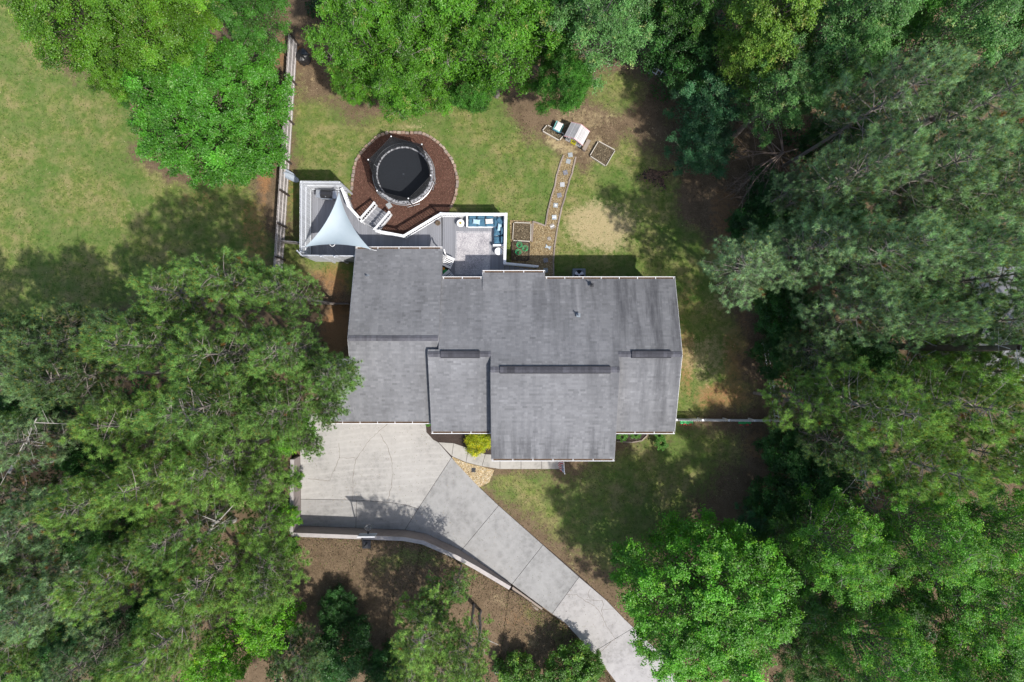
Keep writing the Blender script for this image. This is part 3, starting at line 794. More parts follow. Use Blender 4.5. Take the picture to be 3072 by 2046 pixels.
# ------------------------------------------------------------------ retaining wall
rw = thing('retaining_wall', 'curved rendered retaining wall holding back the bank along the driveway', 'wall', (wb[1].x, wb[1].y, 0))
n = len(wb); V = []
for p, q, h in zip(wb, wo, wall_h): V += [(p.x, p.y, -.03), (p.x, p.y, h), (q.x, q.y, h), (q.x, q.y, -.03)]
F = []
for i in range(n - 1):
    a = 4 * i; b = a + 4
    F += [(a, b, b + 1, a + 1), (a + 2, b + 2, b + 3, a + 3)]
F += [(0, 1, 2, 3), (4 * n - 4, 4 * n - 1, 4 * n - 2, 4 * n - 3)]
F = [f[::-1] for f in F]
mk('wall_face', V, F, M['wallface'], rw)
V = []; F = []
for p, q, h in zip(wb, wo, wall_h):
    e = (q - p).normalized() * .012
    V += [(p.x - e.x, p.y - e.y, h), (q.x + e.x, q.y + e.y, h), (q.x + e.x, q.y + e.y, h + .04), (p.x - e.x, p.y - e.y, h + .04)]
for i in range(n - 1):
    a = 4 * i; b = a + 4
    F += [(a + 2, b + 2, b + 3, a + 3), (a, a + 3, b + 3, b), (a + 1, b + 1, b + 2, a + 2)]
F += [(0, 1, 2, 3), (4 * n - 1, 4 * n - 2, 4 * n - 3, 4 * n - 4)]
mk('wall_cap', V, F, M['walltop'], rw)
tw = thing('timber_edging', 'low dark timber edging beside the driveway below the end of the wall', 'edging', P(1580, 1790))
for k in range(2):
    a = Vector(P(1537, 1756 + k * 6)); b = Vector(P(1626 - k * 12, 1822 + k * 4))
    mk('timber', *beam(a + Vector((0, -.05, .22 - k * .05)), b + Vector((0, -.05, .12 - k * .05)), .13, .16), M['log'], tw)

# ------------------------------------------------------------------ deck
def deck_boards(poly, z, parent, wdt=.14, gap=.007):
    xs = [p[0] for p in poly]; x = min(xs); n = len(poly)
    def ys_at(xx):
        r = []
        for i in range(n):
            (x0_, y0_), (x1_, y1_) = poly[i], poly[(i + 1) % n]
            if (x0_ <= xx < x1_) or (x1_ <= xx < x0_): r.append(y0_ + (y1_ - y0_) * (xx - x0_) / (x1_ - x0_))
        return sorted(r)
    while x < max(xs) - .02:
        a, b = x + .001, min(x + wdt - gap, max(xs) - .001)
        ya, yb = ys_at(a), ys_at(b)
        if len(ya) >= 2 and len(yb) >= 2:
            lo1, hi1, lo2, hi2 = ya[0], ya[-1], yb[0], yb[-1]
            V = [(a, lo1, z - .035), (b, lo2, z - .035), (b, hi2, z - .035), (a, hi1, z - .035)]; dzz = random.uniform(-.002, .002)
            V += [(p[0], p[1], z + dzz) for p in V]
            F = [(0, 3, 2, 1), (4, 5, 6, 7), (0, 1, 5, 4), (1, 2, 6, 5), (2, 3, 7, 6), (3, 0, 4, 7)]
            mk('deck_board', V, F, M['board'], parent)
        x += wdt
ZD, ZE = 1.0, 1.14
nw = P(900, 543, 3.45); ne_ = P(1015, 544, 3.45); sw = P(899, 752, 3.45)
railA = [P(a, b, 2.0)[:2] for a, b in ((1026, 567), (1045.5, 618), (1066, 641), (1085, 663))]
railB = [P(a, b, 2.0)[:2] for a, b in ((1131, 693), (1211, 708), (1322, 641))]
railC = [P(a, b, 2.12)[:2] for a, b in ((1323, 642), (1400, 643), (1518, 643), (1514, 789))]
yS = P(1000, 768, 3.3)[1]; xsplit = railC[0][0]
deck = thing('deck', 'grey board deck wrapping the back of the house', 'deck', (railB[1][0], railB[1][1], 0))
west_poly = [(nw[0] + .06, nw[1] - .05), (ne_[0], ne_[1] - .05)] + railA + railB + [(xsplit - .01, railB[-1][1]), (xsplit - .01, 4.4), (-4.72, 4.4), (-4.72, 5.56), (-9.0, 5.56), (-9.0, yS + .05), (nw[0] + .06, yS + .05)]
deck_boards(west_poly, ZD, deck)
east_poly = [(xsplit, railC[0][1]), railC[2], railC[3], (railC[3][0], 4.02), (-1.52, 4.02), (-1.52, 3.57), (xsplit, 3.57)]
deck_boards(east_poly, ZE, deck)
mk('step_fascia', *box(xsplit - .012, xsplit + .03, 4.4, railC[0][1], ZD - .2, ZE - .04), M['blackmetal'], deck)
mk('joist_frame', *prism([(x * 1, y) for x, y in shrink(west_poly, .06)], .55, ZD - .045), M['darkwood'], deck)
mk('joist_frame', *prism(shrink(east_poly, .05), .55, ZE - .045), M['darkwood'], deck)
# deck posts
for x, y in [(nw[0] + .3, nw[1] - .3), (-13.4, 6.2), (-11.2, 9.9), (-9, 7.2), (-4.6, 8.2), (-2, 8.2), (-.8, 7.9), (-.8, 5.4)]:
    mk('deck_post', *box(x - .06, x + .06, y - .06, y + .06, -.05, .56), M['darkwood'], deck)
# perimeter skirt boards (white)
def skirt(a, b, z0, z1, parent):
    A, Bv = Vector(a), Vector(b); L = (Bv - A).length; n = max(1, int(L / .2)); rz = math.atan2((Bv - A).y, (Bv - A).x)
    for i in range(n):
        q = A.lerp(Bv, (i + .5) / n); mk('skirt_board', *obox((q.x, q.y, (z0 + z1) / 2), (L / n - .03, .022, z1 - z0), rz), M['white_wood'], parent)
for i in range(3):
    a_, b_ = Vector(railA[i]), Vector(railA[i + 1]); nrm_ = Vector(((b_ - a_).y, -(b_ - a_).x)).normalized() * -.06
    skirt(a_ - nrm_, b_ - nrm_, .02, ZD - .02, deck)
# balustrades
balm = mk('x', *box(-.019, .019, -.019, .019, -.4, .4), M['white']); balmesh = balm.data; bpy.data.objects.remove(balm)
def balustrade(name, label, pts, zd, h=.98, topw=.15, zend=None, sp=.165, group='white balustrades of the deck', first=True, last=True):
    zs0, zs1 = zd, zd if zend is None else zend
    t = thing(name, label, 'railing', (pts[0][0], pts[0][1], zd), group=group)
    tot = sum(math.dist(pts[i], pts[i + 1]) for i in range(len(pts) - 1)); acc = 0
    for i in range(len(pts) - 1):
        a, b = pts[i], pts[i + 1]; L = math.dist(a, b)
        za = zs0 + (zs1 - zs0) * acc / tot; zb = zs0 + (zs1 - zs0) * (acc + L) / tot; acc += L
        ux, uy = (b[0] - a[0]) / L, (b[1] - a[1]) / L; e = .05
        mk('top_rail', *beam((a[0] - ux * 0, a[1] - uy * 0, za + h), (b[0] - ux * .001, b[1], zb + h - .0), topw, .04), M['white'], t)
        mk('bottom_rail', *beam((a[0], a[1], za + .1), (b[0], b[1], zb + .1), .06, .05), M['white'], t)
        n = int(L / sp)
        for k in range(1, n):
            f = k / n; zz = za + (zb - za) * f
            share(balmesh, 'baluster', t, (a[0] + (b[0] - a[0]) * f, a[1] + (b[1] - a[1]) * f, zz + .1 + (h - .12) / 2), (0, 0, math.atan2(uy, ux)), (1, 1, (h - .12) / .8))
        np_ = max(1, int(L / 1.9))
        for k in range(0 if (i > 0 or first) else 1, np_ + (1 if (i == len(pts) - 2 and last) else 0)):
            f = k / np_; x, y = a[0] + (b[0] - a[0]) * f, a[1] + (b[1] - a[1]) * f; zz = za + (zb - za) * f
            mk('post', *obox((x, y, zz + h / 2 - .06), (.1, .1, h - .12 + .06), math.atan2(uy, ux)), M['white'], t)
            mk('post_cap', *obox((x, y, zz + h + .035), (topw + .01, topw + .01, .03), math.atan2(uy, ux)), M['white'], t)
    return t
balustrade('deck_railing', 'short white railing between the privacy wall and the mulch stairs', railA, ZD, topw=.17)
balustrade('deck_railing', 'angled white railing bending round the mulch circle', railB, ZD, topw=.17)
balustrade('deck_railing', 'white railing boxing in the sofa corner of the deck', railC, ZE, topw=.18)
# mulch stairs
sa = Vector(P(1088, 666, ZD)[:2]); sb = Vector(P(1133, 694, ZD)[:2])
d_ = (sb - sa).normalized(); out = Vector((-d_.y, d_.x)); 
if out.y < 0: out = -out
Ws = (sb - sa).length; rz = math.atan2(d_.y, d_.x)
st = thing('garden_stairs', 'grey stairs with white sides going down from deck to the mulch circle', 'stairs', (sa.x, sa.y, 0))
for k in range(5):
    q = (sa + sb) / 2 + out * (.16 + k * .29); z = ZD - .17 * (k + 1) + .0
    for m in (-1, 1): mk('tread', *obox((q.x + out.x * m * .07, q.y + out.y * m * .07, z), (Ws - .02, .132, .035), rz), M['board'], st)
    mk('riser', *obox((q.x - out.x * .14, q.y - out.y * .14, z + .06), (Ws - .04, .02, .1), rz), M['white'], st)
e1 = out * 1.5
for s_, nm in ((sa, 'far'), (sb, 'near')):
    mk('stringer', *beam((s_.x, s_.y, ZD - .2), (s_.x + e1.x, s_.y + e1.y, .0), .04, .24), M['white'], st)
balustrade('stair_railing', 'sloping white handrail on the grill side of the mulch stairs', [(sa.x, sa.y), (sa.x + e1.x, sa.y + e1.y)], ZD, .95, .15, .14, group='white handrails of the mulch stairs')
balustrade('stair_railing', 'sloping white handrail on the house side of the mulch stairs', [(sb.x, sb.y), (sb.x + e1.x, sb.y + e1.y)], ZD, .95, .15, .14, group='white handrails of the mulch stairs')
# east steps
es = thing('side_steps', 'grey steps at the east end of the deck going down to the straw path', 'stairs', (railC[3][0], 4.4, 0))
xe, ye_ = railC[3]
for k in range(6):
    mk('tread', *box(xe + k * .33, xe + k * .33 + .31, 4.5, ye_ - .02 - k * .035, ZE - .19 * (k + 1), ZE - .19 * (k + 1) + .04), M['board'], es)
balustrade('stair_railing', 'sloping white handrail of the side steps by the raised beds', [(xe, ye_), P(1613, 798, 1.25)[:2]], ZE, .95, .12, .2, group='handrail of the side steps', first=False)

# privacy wall of vertical planks
pv = thing('privacy_wall', 'tall white-washed plank privacy wall round the grill end of the deck', 'wall', (nw[0], nw[1], 0))
plk = mk('x', *box(-.068, .068, -.011, .011, 0, 1), M['white_wood']); plm = plk.data; bpy.data.objects.remove(plk)
def plank_run(a, b, z0, z1, parent, name='plank', inside=1, rails=(1.25, 2.3, 3.2), mesh=plm, w_=.15, mat=None):
    A, Bv = Vector(a), Vector(b); L = (Bv - A).length; n = max(1, int(L / w_)); r_ = math.atan2((Bv - A).y, (Bv - A).x)
    nr = Vector((-(Bv - A).y, (Bv - A).x)).normalized() * inside
    for i in range(n):
        q = A.lerp(Bv, (i + .5) / n); off = nr * (.004 if i % 2 else -.004); hz = z1 - z0 + random.uniform(-.015, .015)
        share(mesh, name, parent, (q.x + off.x, q.y + off.y, z0), (0, 0, r_), (L / n / .15 * .98, 1, hz))
    for z in rails:
        a2, b2 = A + nr * .045, Bv + nr * .045
        mk('rail', *beam((a2.x, a2.y, z), (b2.x, b2.y, z), .04, .09), mat or M['white_wood'], parent)
    return A, Bv, nr
plank_run(nw[:2], ne_[:2], .05, 3.45, pv, inside=-1)
plank_run(sw[:2], nw[:2], .05, 3.45, pv, inside=-1)
s1 = P(888, 751, 3.3); s2 = P(904, 767, 3.3); s3 = P(1064, 769, 3.3)
plank_run(s1[:2], s2[:2], .6, 3.3, pv, rails=(3.2,)); plank_run(s2[:2], (min(s3[0], -9.85), s3[1]), .05, 3.3, pv, inside=1, rails=(1.25, 3.2))
for x, y in (nw[:2], ne_[:2], sw[:2], P(962, 767, 3.3)[:2], P(1003, 768, 3.3)[:2]):
    mk('post', *box(x - .05 + .07, x + .05 + .07, y - .12, y - .02, .0, 3.5), M['white_wood'], pv)

# shade sail
A, Bc, Cc = Vector(P(1017, 576, 3.7)), Vector(P(914, 741, 3.3)), Vector(P(1112, 748, 3.9))
def sail():
    n = 22; V = []; ix = {}; cen = (A + Bc + Cc) / 3
    for i in range(n + 1):
        for j in range(n + 1 - i):
            u, v = i / n, j / n; w_ = 1 - u - v
            p = A * u + Bc * v + Cc * w_
            # pull the edges inwards in shallow arcs
            for (a_, b_, c_, wa, wb_, wc) in ((A, Bc, Cc, u, v, w_), (Bc, Cc, A, v, w_, u), (Cc, A, Bc, w_, u, v)):
                mid = (a_ + b_) / 2; amp = .30 if c_ is not A else .24
                p = p + (c_ - mid) * (amp * 4 * wa * wb_ * (1 - wc) ** 3 * .28)
            p.z += -.45 * (27 * u * v * w_) * .6 + .02 * math.sin(9 * u + 4 * v)
            ix[i, j] = len(V); V.append(tuple(p))
    F = []
    for i in range(n):
        for j in range(n - i):
            F.append((ix[i, j], ix[i + 1, j], ix[i, j + 1]))
            if i + j < n - 1: F.append((ix[i + 1, j], ix[i + 1, j + 1], ix[i, j + 1]))
    return V, F
sl = thing('shade_sail', 'pale blue triangular shade sail stretched over the grill end of the deck', 'shade sail', tuple(A))
V, F = sail(); mk('cloth', V, F, M['sail'], sl, smooth=True)
for c, e in ((A, P(1013, 555, 3.55)), (Bc, P(903, 738, 3.3)), (Cc, P(1130, 752, 3.62))):
    mk('cord', *tube([tuple(c), tuple(e)], [.014, .014], 5), M['white'], sl)
    mk('corner_ring', *ring(tuple(c), .06, .014, 12, 5), M['steel'], sl)
# string-light cables with a ring pendant over the deck
cab = thing('hanging_ring', 'white ring on a thin cable at the lower edge of the shade sail', 'ring', P(996, 735, 3.0))
mk('ring_shade', *ring(P(997, 731, 3.1), .17, .022, 24, 6), M['white'], cab)
mk('cable', *tube([P(990, 735, 3.1), P(1003, 752, 3.15), P(1020, 770, 3.3)], [.012] * 3, 5), M['blackmetal'], cab)

# grill -------------------------------------------------------------
gl = thing('gas_grill', 'stainless gas grill with domed black lid on the west deck', 'grill', P(990, 590, ZD), rad(-3))
def L_(name, geo, mat, parent, **k): return mk(name, *geo, mat, parent, local=True, **k)
prof = [(-.27, .82), (-.27, .95), (-.22, 1.06), (-.1, 1.13), (.08, 1.13), (.2, 1.06), (.27, .93), (.27, .82)]
V = [(-.36, a, b) for a, b in prof] + [(.36, a, b) for a, b in prof]; m = len(prof)
lid = L_('lid', (V, [tuple(range(m)), tuple(range(m, 2 * m))[::-1]] + [(i, m + i, m + (i + 1) % m, (i + 1) % m) for i in range(m)]), M['blackmetal'], gl)
L_('handle', tube([(-.28, -.33, .92), (.28, -.33, .92)], [.015] * 2, 8), M['steel'], gl)
L_('thermometer', tube([(0, -.2, 1.06), (0, -.235, 1.08)], [.04, .04], 12), M['steel'], gl)
L_('firebox', box(-.37, .37, -.28, .28, .45, .815), M['blackmetal'], gl)
L_('side_shelf', box(-.72, -.385, -.27, .25, .80, .84), M['steel'], gl)
L_('side_shelf', box(.385, .68, -.27, .25, .80, .84), M['steel'], gl)
L_('front_panel', box(-.37, .37, -.36, -.285, .72, .82), M['steel'], gl)
for k in range(4): L_('knob', tube([(-.24 + .16 * k, -.361, .77), (-.24 + .16 * k, -.40, .77)], [.025, .02], 10), M['blackmetal'], gl)
for x in (-.33, .33):
    for y in (-.22, .22): L_('leg', box(x - .02, x + .02, y - .02, y + .02, 0, .449), M['blackmetal'], gl)

# sofa, pillows, tables --------------------------------------------
zd = ZE
sx0, sy1 = P(1401, 646, 1.6)[:2]; sx1 = P(1513, 660, 1.6)[0]; ysf = P(1440, 681, 1.58)[1]; xin = P(1481, 700, 1.58)[0]; yend = P(1500, 733, 1.6)[1]
sf = thing('sectional_sofa', 'L-shaped white-framed outdoor sofa with blue cushions in the deck corner', 'sofa', (sx0, sy1, zd))
mk('frame', *join([box(sx0, sx1, ysf, sy1, zd + .02, zd + .24), box(xin, sx1, yend, ysf - .002, zd + .02, zd + .24)]), M['white'], sf)
mk('back_panel', *box(sx0, sx1, sy1 - .05, sy1, zd + .242, zd + .68), M['white'], sf)
mk('back_panel', *box(sx1 - .05, sx1, yend, sy1 - .052, zd + .242, zd + .68), M['white'], sf)
mk('arm', *box(sx0 - .05, sx0 + .06, ysf, sy1 + .0, zd + .02, zd + .58), M['white'], sf)
mk('arm', *box(xin - .05, sx1, yend - .13, yend - .01, zd + .02, zd + .58), M['white'], sf)
wq = (xin - sx0 - .08) / 3
for k in range(3):
    cx = sx0 + .08 + wq * (k + .5)
    mk('seat_cushion', *pillow((cx, (ysf + sy1) / 2 - .03, zd + .34), (wq * .99, sy1 - ysf - .12, .2), puff=.22), M['blue'], sf, smooth=True)
    mk('back_cushion', *pillow((cx, sy1 - .15, zd + .56), (wq * .97, .2, .42), puff=.3), M['blue'], sf, smooth=True)
mk('seat_cushion', *pillow(((xin + sx1) / 2 - .02, (ysf + sy1) / 2 - .03, zd + .34), (sx1 - xin - .05, sy1 - ysf - .1, .2), puff=.22), M['blue'], sf, smooth=True)
hl = (ysf - yend) / 2
for k in range(2):
    cy = yend + hl * (k + .5)
    mk('seat_cushion', *pillow(((xin + sx1) / 2 - .04, cy, zd + .34), (sx1 - xin - .08, hl * .98, .2), puff=.22), M['blue'], sf, smooth=True)
    mk('back_cushion', *pillow((sx1 - .15, cy, zd + .56), (.2, hl * .95, .42), puff=.3), M['blue'], sf, smooth=True)
def throw(px_, py_, dims, rz_, mat, label):
    x, y, _ = P(px_, py_, 1.7)
    tag(mk('throw_pillow', *pillow((0, 0, 0), dims, 0, 10, .45), mat, None, loc=(x, y, zd + .56), rot=(rad(28), 0, rz_), smooth=True), label, 'pillow')
throw(1429, 665, (.5, .34, .16), rad(-8), M['paleblue'], 'pale blue patterned pillow at the left end of the sofa')
throw(1467, 664, (.5, .34, .16), rad(3), M['cream'], 'cream pillow on the middle of the sofa')
throw(1499, 682, (.5, .30, .16), rad(84), M['paleblue'], 'grey-blue pillow on the short arm of the sofa')
throw(1500, 663, (.55, .3, .18), rad(-48), M['blue'], 'blue corner cushion turned diagonally in the sofa corner')
def round_table(px_, py_, r, h, label):
    x, y, _ = P(px_, py_, zd + h)
    t = thing('side_table', label, 'table', (x, y, zd))
    L_('table_top', lathe([(r - .01, h - .03), (r, h - .02), (r, h - .005), (r - .015, h)], 28), M['white'], t)
    L_('pedestal', lathe([(.16, 0), (.16, .02), (.05, .06), (.04, h - .06), (.12, h - .031)], 16), M['white'], t)
    return t, x, y
t1, tx, ty = round_table(1381.5, 669.3, .255, .5, 'round white side table with a planter beside the left arm of the sofa')
round_table(1495.4, 753.8, .255, .46, 'empty round white side table at the foot of the sofa')
cp = thing('table_centrepiece', 'small bowl of orange and green bits on the round table', 'bowl', (tx, ty, zd + .5))
L_('bowl', lathe([(.06, 0), (.1, .05), (.09, .05), (.05, .012)], 16), M['cream'], cp)
for k in range(6):
    a = k * 1.05; L_('fruit', lathe([(.01, 0), (.03, .015), (.03, .035), (.008, .05)], 8, (.05 * math.cos(a), .05 * math.sin(a), .04)), M['orange' if k % 2 else 'greenp'], cp)
# rug
rgp = [P(a, b, ZE)[:2] for a, b in ((1368.5, 694), (1472.5, 694.5), (1469, 826), (1364.5, 825))]
tag(mk('rug', *prism(rgp, ZE + .003, ZE + .014), M['rug']), 'large faded grey patterned rug on the upper deck', 'rug')
bd = [P(a, b, ZE)[:2] for a, b in ((1371, 696.5), (1470, 697), (1466.5, 823.5), (1367, 822.5))]
rb = bpy.data.objects['rug']
for i in range(4):
    a, b = bd[i], bd[(i + 1) % 4]; mk('border_stripe', *beam((a[0], a[1], ZE + .016), (b[0], b[1], ZE + .016), .02, .004), M['greymetal'], rb)
# slatted chairs
def chair(px_, py_, rz_, label):
    x, y, _ = P(px_, py_, ZE + .4)
    t = thing('slatted_chair', label, 'chair', (x, y, ZE), rz_, 'white slatted chairs on the deck')
    for k in range(5): L_('seat_slat', box(-.26 + k * .115, -.26 + k * .115 + .062, -.28, .27, .38, .40), M['white'], t)
    L_('seat_frame', join([box(-.31, -.275, -.3, .3, .34, .405), box(.275, .31, -.3, .3, .34, .405), box(-.274, .274, -.31, -.282, .34, .405), box(-.274, .274, .272, .3, .34, .405)]), M['white'], t)
    for k in range(6): L_('back_slat', beam((-.24 + k * .096, .30, .42), (-.24 + k * .096, .46, .95), .05, .02), M['white'], t)
    L_('back_rail', beam((-.3, .475, .97), (.3, .475, .97), .05, .06), M['white'], t)
    for s in (-1, 1):
        L_('armrest', box(s * .33 - .045, s * .33 + .045, -.33, .36, .60, .622), M['white'], t)
        L_('leg', box(s * .33 - .025, s * .33 + .025, -.31, -.26, 0, .599), M['white'], t)
        L_('leg', box(s * .33 - .025, s * .33 + .025, .28, .33, 0, .599), M['white'], t)
    return t
chair(1345, 786, rad(66), 'white slatted armchair on the open deck left of the rug')
chair(1347, 831, rad(130), 'white slatted armchair half hidden under the eave below the toys')
def disc_toy(px_, py_, mat, label, name):
    x, y, _ = P(px_, py_, ZE + .1)
    return x, y
x, y = disc_toy(1334, 806.5, None, None, None)
tg = thing('toy_guitar', 'orange toy guitar lying on the deck between the two chairs', 'toy', (x, y, ZE), rad(178))
L_('body', prism([(.0, .07), (.08, .11), (.16, .06), (.24, .1), (.33, .05), (.33, -.05), (.24, -.1), (.16, -.06), (.08, -.11), (0, -.07)], .01, .07), M['orange'], tg)
L_('neck', box(-.0 + .331, .6, -.02, .02, .03, .06), M['yellow'], tg); L_('sound_hole', lathe([(.035, .0705), (.035, .074)], 12, (.16, 0, 0)), M['darkwood'], tg)
x, y = disc_toy(1335, 816, None, None, None)
tf = thing('toy_frog', 'round green toy on the deck below the orange toy', 'toy', (x, y, ZE))
L_('shell', lathe([(.17, 0), (.2, .05), (.15, .14), (.05, .17)], 14), M['greenp'], tf); L_('head', lathe([(.04, .02), (.07, .06), (.05, .12), (.01, .13)], 10, (.2, .03, 0)), M['greenp'], tf)
tag(mk('door_mat', *obox((P(1338, 818, ZE)[0] - .1, P(1338, 812, ZE)[1], ZE + .006), (.75, 1.3, .008)), M['black']), 'black mat on the deck under the toys', 'mat')
# flower pot by the railing
x, y, _ = P(1313.6, 669, 1.3)
pt = thing('plant_pot', 'round brown pot with dry stems at the corner of the deck railing', 'plant pot', (x, y, ZD))
L_('pot', lathe([(.11, 0), (.17, .28), (.18, .3), (.15, .3), (.145, .26)], 18), M['terracotta'], pt); L_('soil', lathe([(.143, .255), (.12, .265)], 16), M['soil'], pt)
for k in range(9):
    a = k * .7; L_('stem', tube([(.03 * math.cos(a), .03 * math.sin(a), .26), (.12 * math.cos(a), .12 * math.sin(a), .42), (.2 * math.cos(a), .2 * math.sin(a), .4)], [.008, .006, .003], 4), M['log'], pt)

# ------------------------------------------------------------------ trampoline
tc = Vector(P(1211, 522, .9)); TR = 2.12; zt = .9
tr = thing('trampoline', 'round trampoline with black net on six poles standing in the mulch circle', 'trampoline', (tc.x, tc.y, 0))
L_('jumping_mat', lathe([(1.76, zt - .01), (1.76, zt)], 48), M['black'], tr)
def annulus(r0, r1, z0, z1, n=72):
    V = []; F = []
    for i in range(n):
        a = 2 * math.pi * i / n; c, s = math.cos(a), math.sin(a)
        V += [(r0 * c, r0 * s, z0), (r1 * c, r1 * s, z0), (r1 * c, r1 * s, z1), ((r0 + r1) / 2 * c, (r0 + r1) / 2 * s, z1 + .02), (r0 * c, r0 * s, z1)]
    for i in range(n):
        a = 5 * i; b = 5 * ((i + 1) % n)
        for k in range(5): F.append((a + k, a + (k + 1) % 5, b + (k + 1) % 5, b + k)[::-1])
    return V, F
L_('safety_pad', annulus(1.77, 2.06, zt + .002, zt + .03), M['pad'], tr)
L_('frame', ring((0, 0, zt - .02), 2.12, .03, 64, 8), M['steel'], tr)
L_('centre_mark', box(-.07, .05, -.008, .008, zt + .0005, zt + .003), M['greymetal'], tr)
angs = [46, 105, 166, 226, 286, 346]; tips = []
for k, a in enumerate(angs):
    c, s = math.cos(rad(a)), math.sin(rad(a)); tips.append((2.12 * c, 2.12 * s, 2.62))
    pl_ = L_('net_pole', tube([(2.2 * c, 2.2 * s, .35), (2.2 * c, 2.2 * s, zt), (2.2 * c, 2.2 * s, 2.2), (2.12 * c, 2.12 * s, 2.62)], [.03, .025, .022, .02], 8), M['steel'] if k % 2 else M['blackmetal'], tr)
    L_('pole_cap', lathe([(.03, -.02), (.05, .01), (.045, .05), (.01, .07)], 10, (2.12 * c, 2.12 * s, 2.62)), M['white'], pl_)
    a2 = a + 12; c2, s2 = math.cos(rad(a2)), math.sin(rad(a2)); a3 = a - 12; c3, s3 = math.cos(rad(a3)), math.sin(rad(a3))
    L_('leg', tube([(2.1 * c2, 2.1 * s2, zt - .03), (2.1 * c2, 2.1 * s2, .04), (2.1 * c3, 2.1 * s3, .04), (2.1 * c3, 2.1 * s3, zt - .03)], [.022] * 4, 6), M['steel'], tr)
V = []; F = []; nv = 10
for k in range(6):
    a, b = Vector(tips[k]), Vector(tips[(k + 1) % 6]); a0, b0 = rad(angs[k]), rad(angs[k] + 60)
    base = len(V)
    for i in range(nv + 1):
        f = i / nv; top = a.lerp(b, f); top.z -= .18 * 4 * f * (1 - f) * .5; an = a0 + (b0 - a0) * f
        V.append(tuple(top)); md = Vector((1.86 * math.cos(an), 1.86 * math.sin(an), 0)); 
        mid = top.lerp(Vector((md.x, md.y, zt)), .5); V.append((mid.x * .985, mid.y * .985, (top.z + zt) / 2)); V.append((1.86 * math.cos(an), 1.86 * math.sin(an), zt + .06))
    for i in range(nv):
        for r in range(2):
            p_ = base + 3 * i + r; F.append((p_, p_ + 1, p_ + 4, p_ + 3))
L_('safety_net', (V, F), M['net'], tr)
for k in range(6):
    a, b = Vector(tips[k]), Vector(tips[(k + 1) % 6]); pts = [a.lerp(b, i / 6) - Vector((0, 0, .36 * (i / 6) * (1 - i / 6))) for i in range(7)]
    L_('net_hem', tube([tuple(p) for p in pts], [.013] * 7, 5), M['blackmetal'], tr)
tag(mk('stepping_block', *prism([(-.17, -.19), (.17, -.19), (.17, .19), (-.17, .19)], 0, .07), PAV[0], None, loc=P(1167.5, 617), rot=(0, 0, rad(35))), 'pale square block on the mulch at the foot of the stairs', 'paver')

# ------------------------------------------------------------------ fences
def fence_run(name, label, a, b, h, pick_mat, rail_mat, post_every=2.4, w_=.15, t_in=1, posts=True, group=None, rails=None, z=0):
    A_, B_ = Vector(a), Vector(b); t = thing(name, label, 'fence', (A_.x, A_.y, z), group=group); L = (B_ - A_).length
    pk = mk('x', *box(-.068, .068, -.009, .009, 0, 1), pick_mat); pkm = pk.data; bpy.data.objects.remove(pk)
    plank_run(a, b, z + .03, z + h, t, 'picket', t_in, rails if rails else (.35, h / 2 + .05, h - .2), pkm, w_, rail_mat)
    if posts:
        n = max(1, int(round(L / post_every))); nr = Vector((-(B_ - A_).y, (B_ - A_).x)).normalized() * t_in
        for i in range(n + 1):
            q = A_.lerp(B_, i / n) + nr * .11; r_ = math.atan2((B_ - A_).y, (B_ - A_).x)
            mk('post', *obox((q.x, q.y, z + h / 2 + .02), (.1, .1, h + .1), r_), M['darkwood'], t)
    return t
fb = [P(862, 40, 1.85)[:2], P(866, 100, 1.85)[:2], P(842, 470, 1.85)[:2], P(819, 760, 1.85)[:2], P(816, 870, 1.85)[:2]]
fence_run('wooden_fence', 'upper stretch of weathered grey plank fence running from the oaks to the deck', fb[1], fb[2], 1.85, M['fence'], M['fence_rail'], t_in=1, group='weathered plank fence on the west side')
fence_run('wooden_fence', 'lower stretch of weathered grey plank fence beside the deck', fb[2], fb[4], 1.85, M['fence'], M['fence_rail'], t_in=1, group='weathered plank fence on the west side')
fence_run('garden_gate', 'low wooden gate fence closing the gap between plank fence and deck', P(836, 723, 1.1)[:2], P(899, 728, 1.1)[:2], 1.15, M['fence'], M['fence'], w_=.22, posts=False, rails=(.3, 1.05))
fence_run('garden_gate', 'low wooden fence line reaching the west wall of the garage', P(928, 911, .9)[:2], P(1044, 911, .9)[:2], .9, M['fence'], M['darkwood'], w_=.3, posts=False, rails=(.3, 1.05))
# white picket fence on the east side
pk = mk('x', *prism([(-.035, -.01), (.035, -.01), (.035, .01), (-.035, .01)], 0, 1), M['white']); pkm = pk.data; bpy.data.objects.remove(pk)
def white_fence(label, a, b, h=1.15, sp=.13, group='white picket fence round the east yard', posts=4):
    A_, B_ = Vector(a), Vector(b); L = (B_ - A_).length; r_ = math.atan2((B_ - A_).y, (B_ - A_).x); t = thing('picket_fence', label, 'fence', (A_.x, A_.y, 0), group=group)
    n = int(L / sp)
    for i in range(n):
        q = A_.lerp(B_, (i + .5) / n); share(pkm, 'picket', t, (q.x, q.y, .04), (0, 0, r_), (1, 1, h + (random.uniform(-.01, .01))))
    nr = Vector((-(B_ - A_).y, (B_ - A_).x)).normalized() * .035
    for z in (.3, h - .18): mk('rail', *beam((A_.x + nr.x, A_.y + nr.y, z), (B_.x + nr.x, B_.y + nr.y, z), .03, .07), M['white'], t)
    for i in range(posts + 1):
        q = A_.lerp(B_, i / posts); p = mk('post', *obox((q.x + nr.x * 2, q.y + nr.y * 2, h / 2 + .05), (.1, .1, h + .1), r_), M['white'], t)
        mk('post_cap', *obox((q.x + nr.x * 2, q.y + nr.y * 2, h + .12), (.13, .13, .04), r_), M['white'], p)
    return t
white_fence('white picket fence from the east corner of the house to the woods', P(2028, 1262, 1.1)[:2], P(2341, 1265, 1.1)[:2])
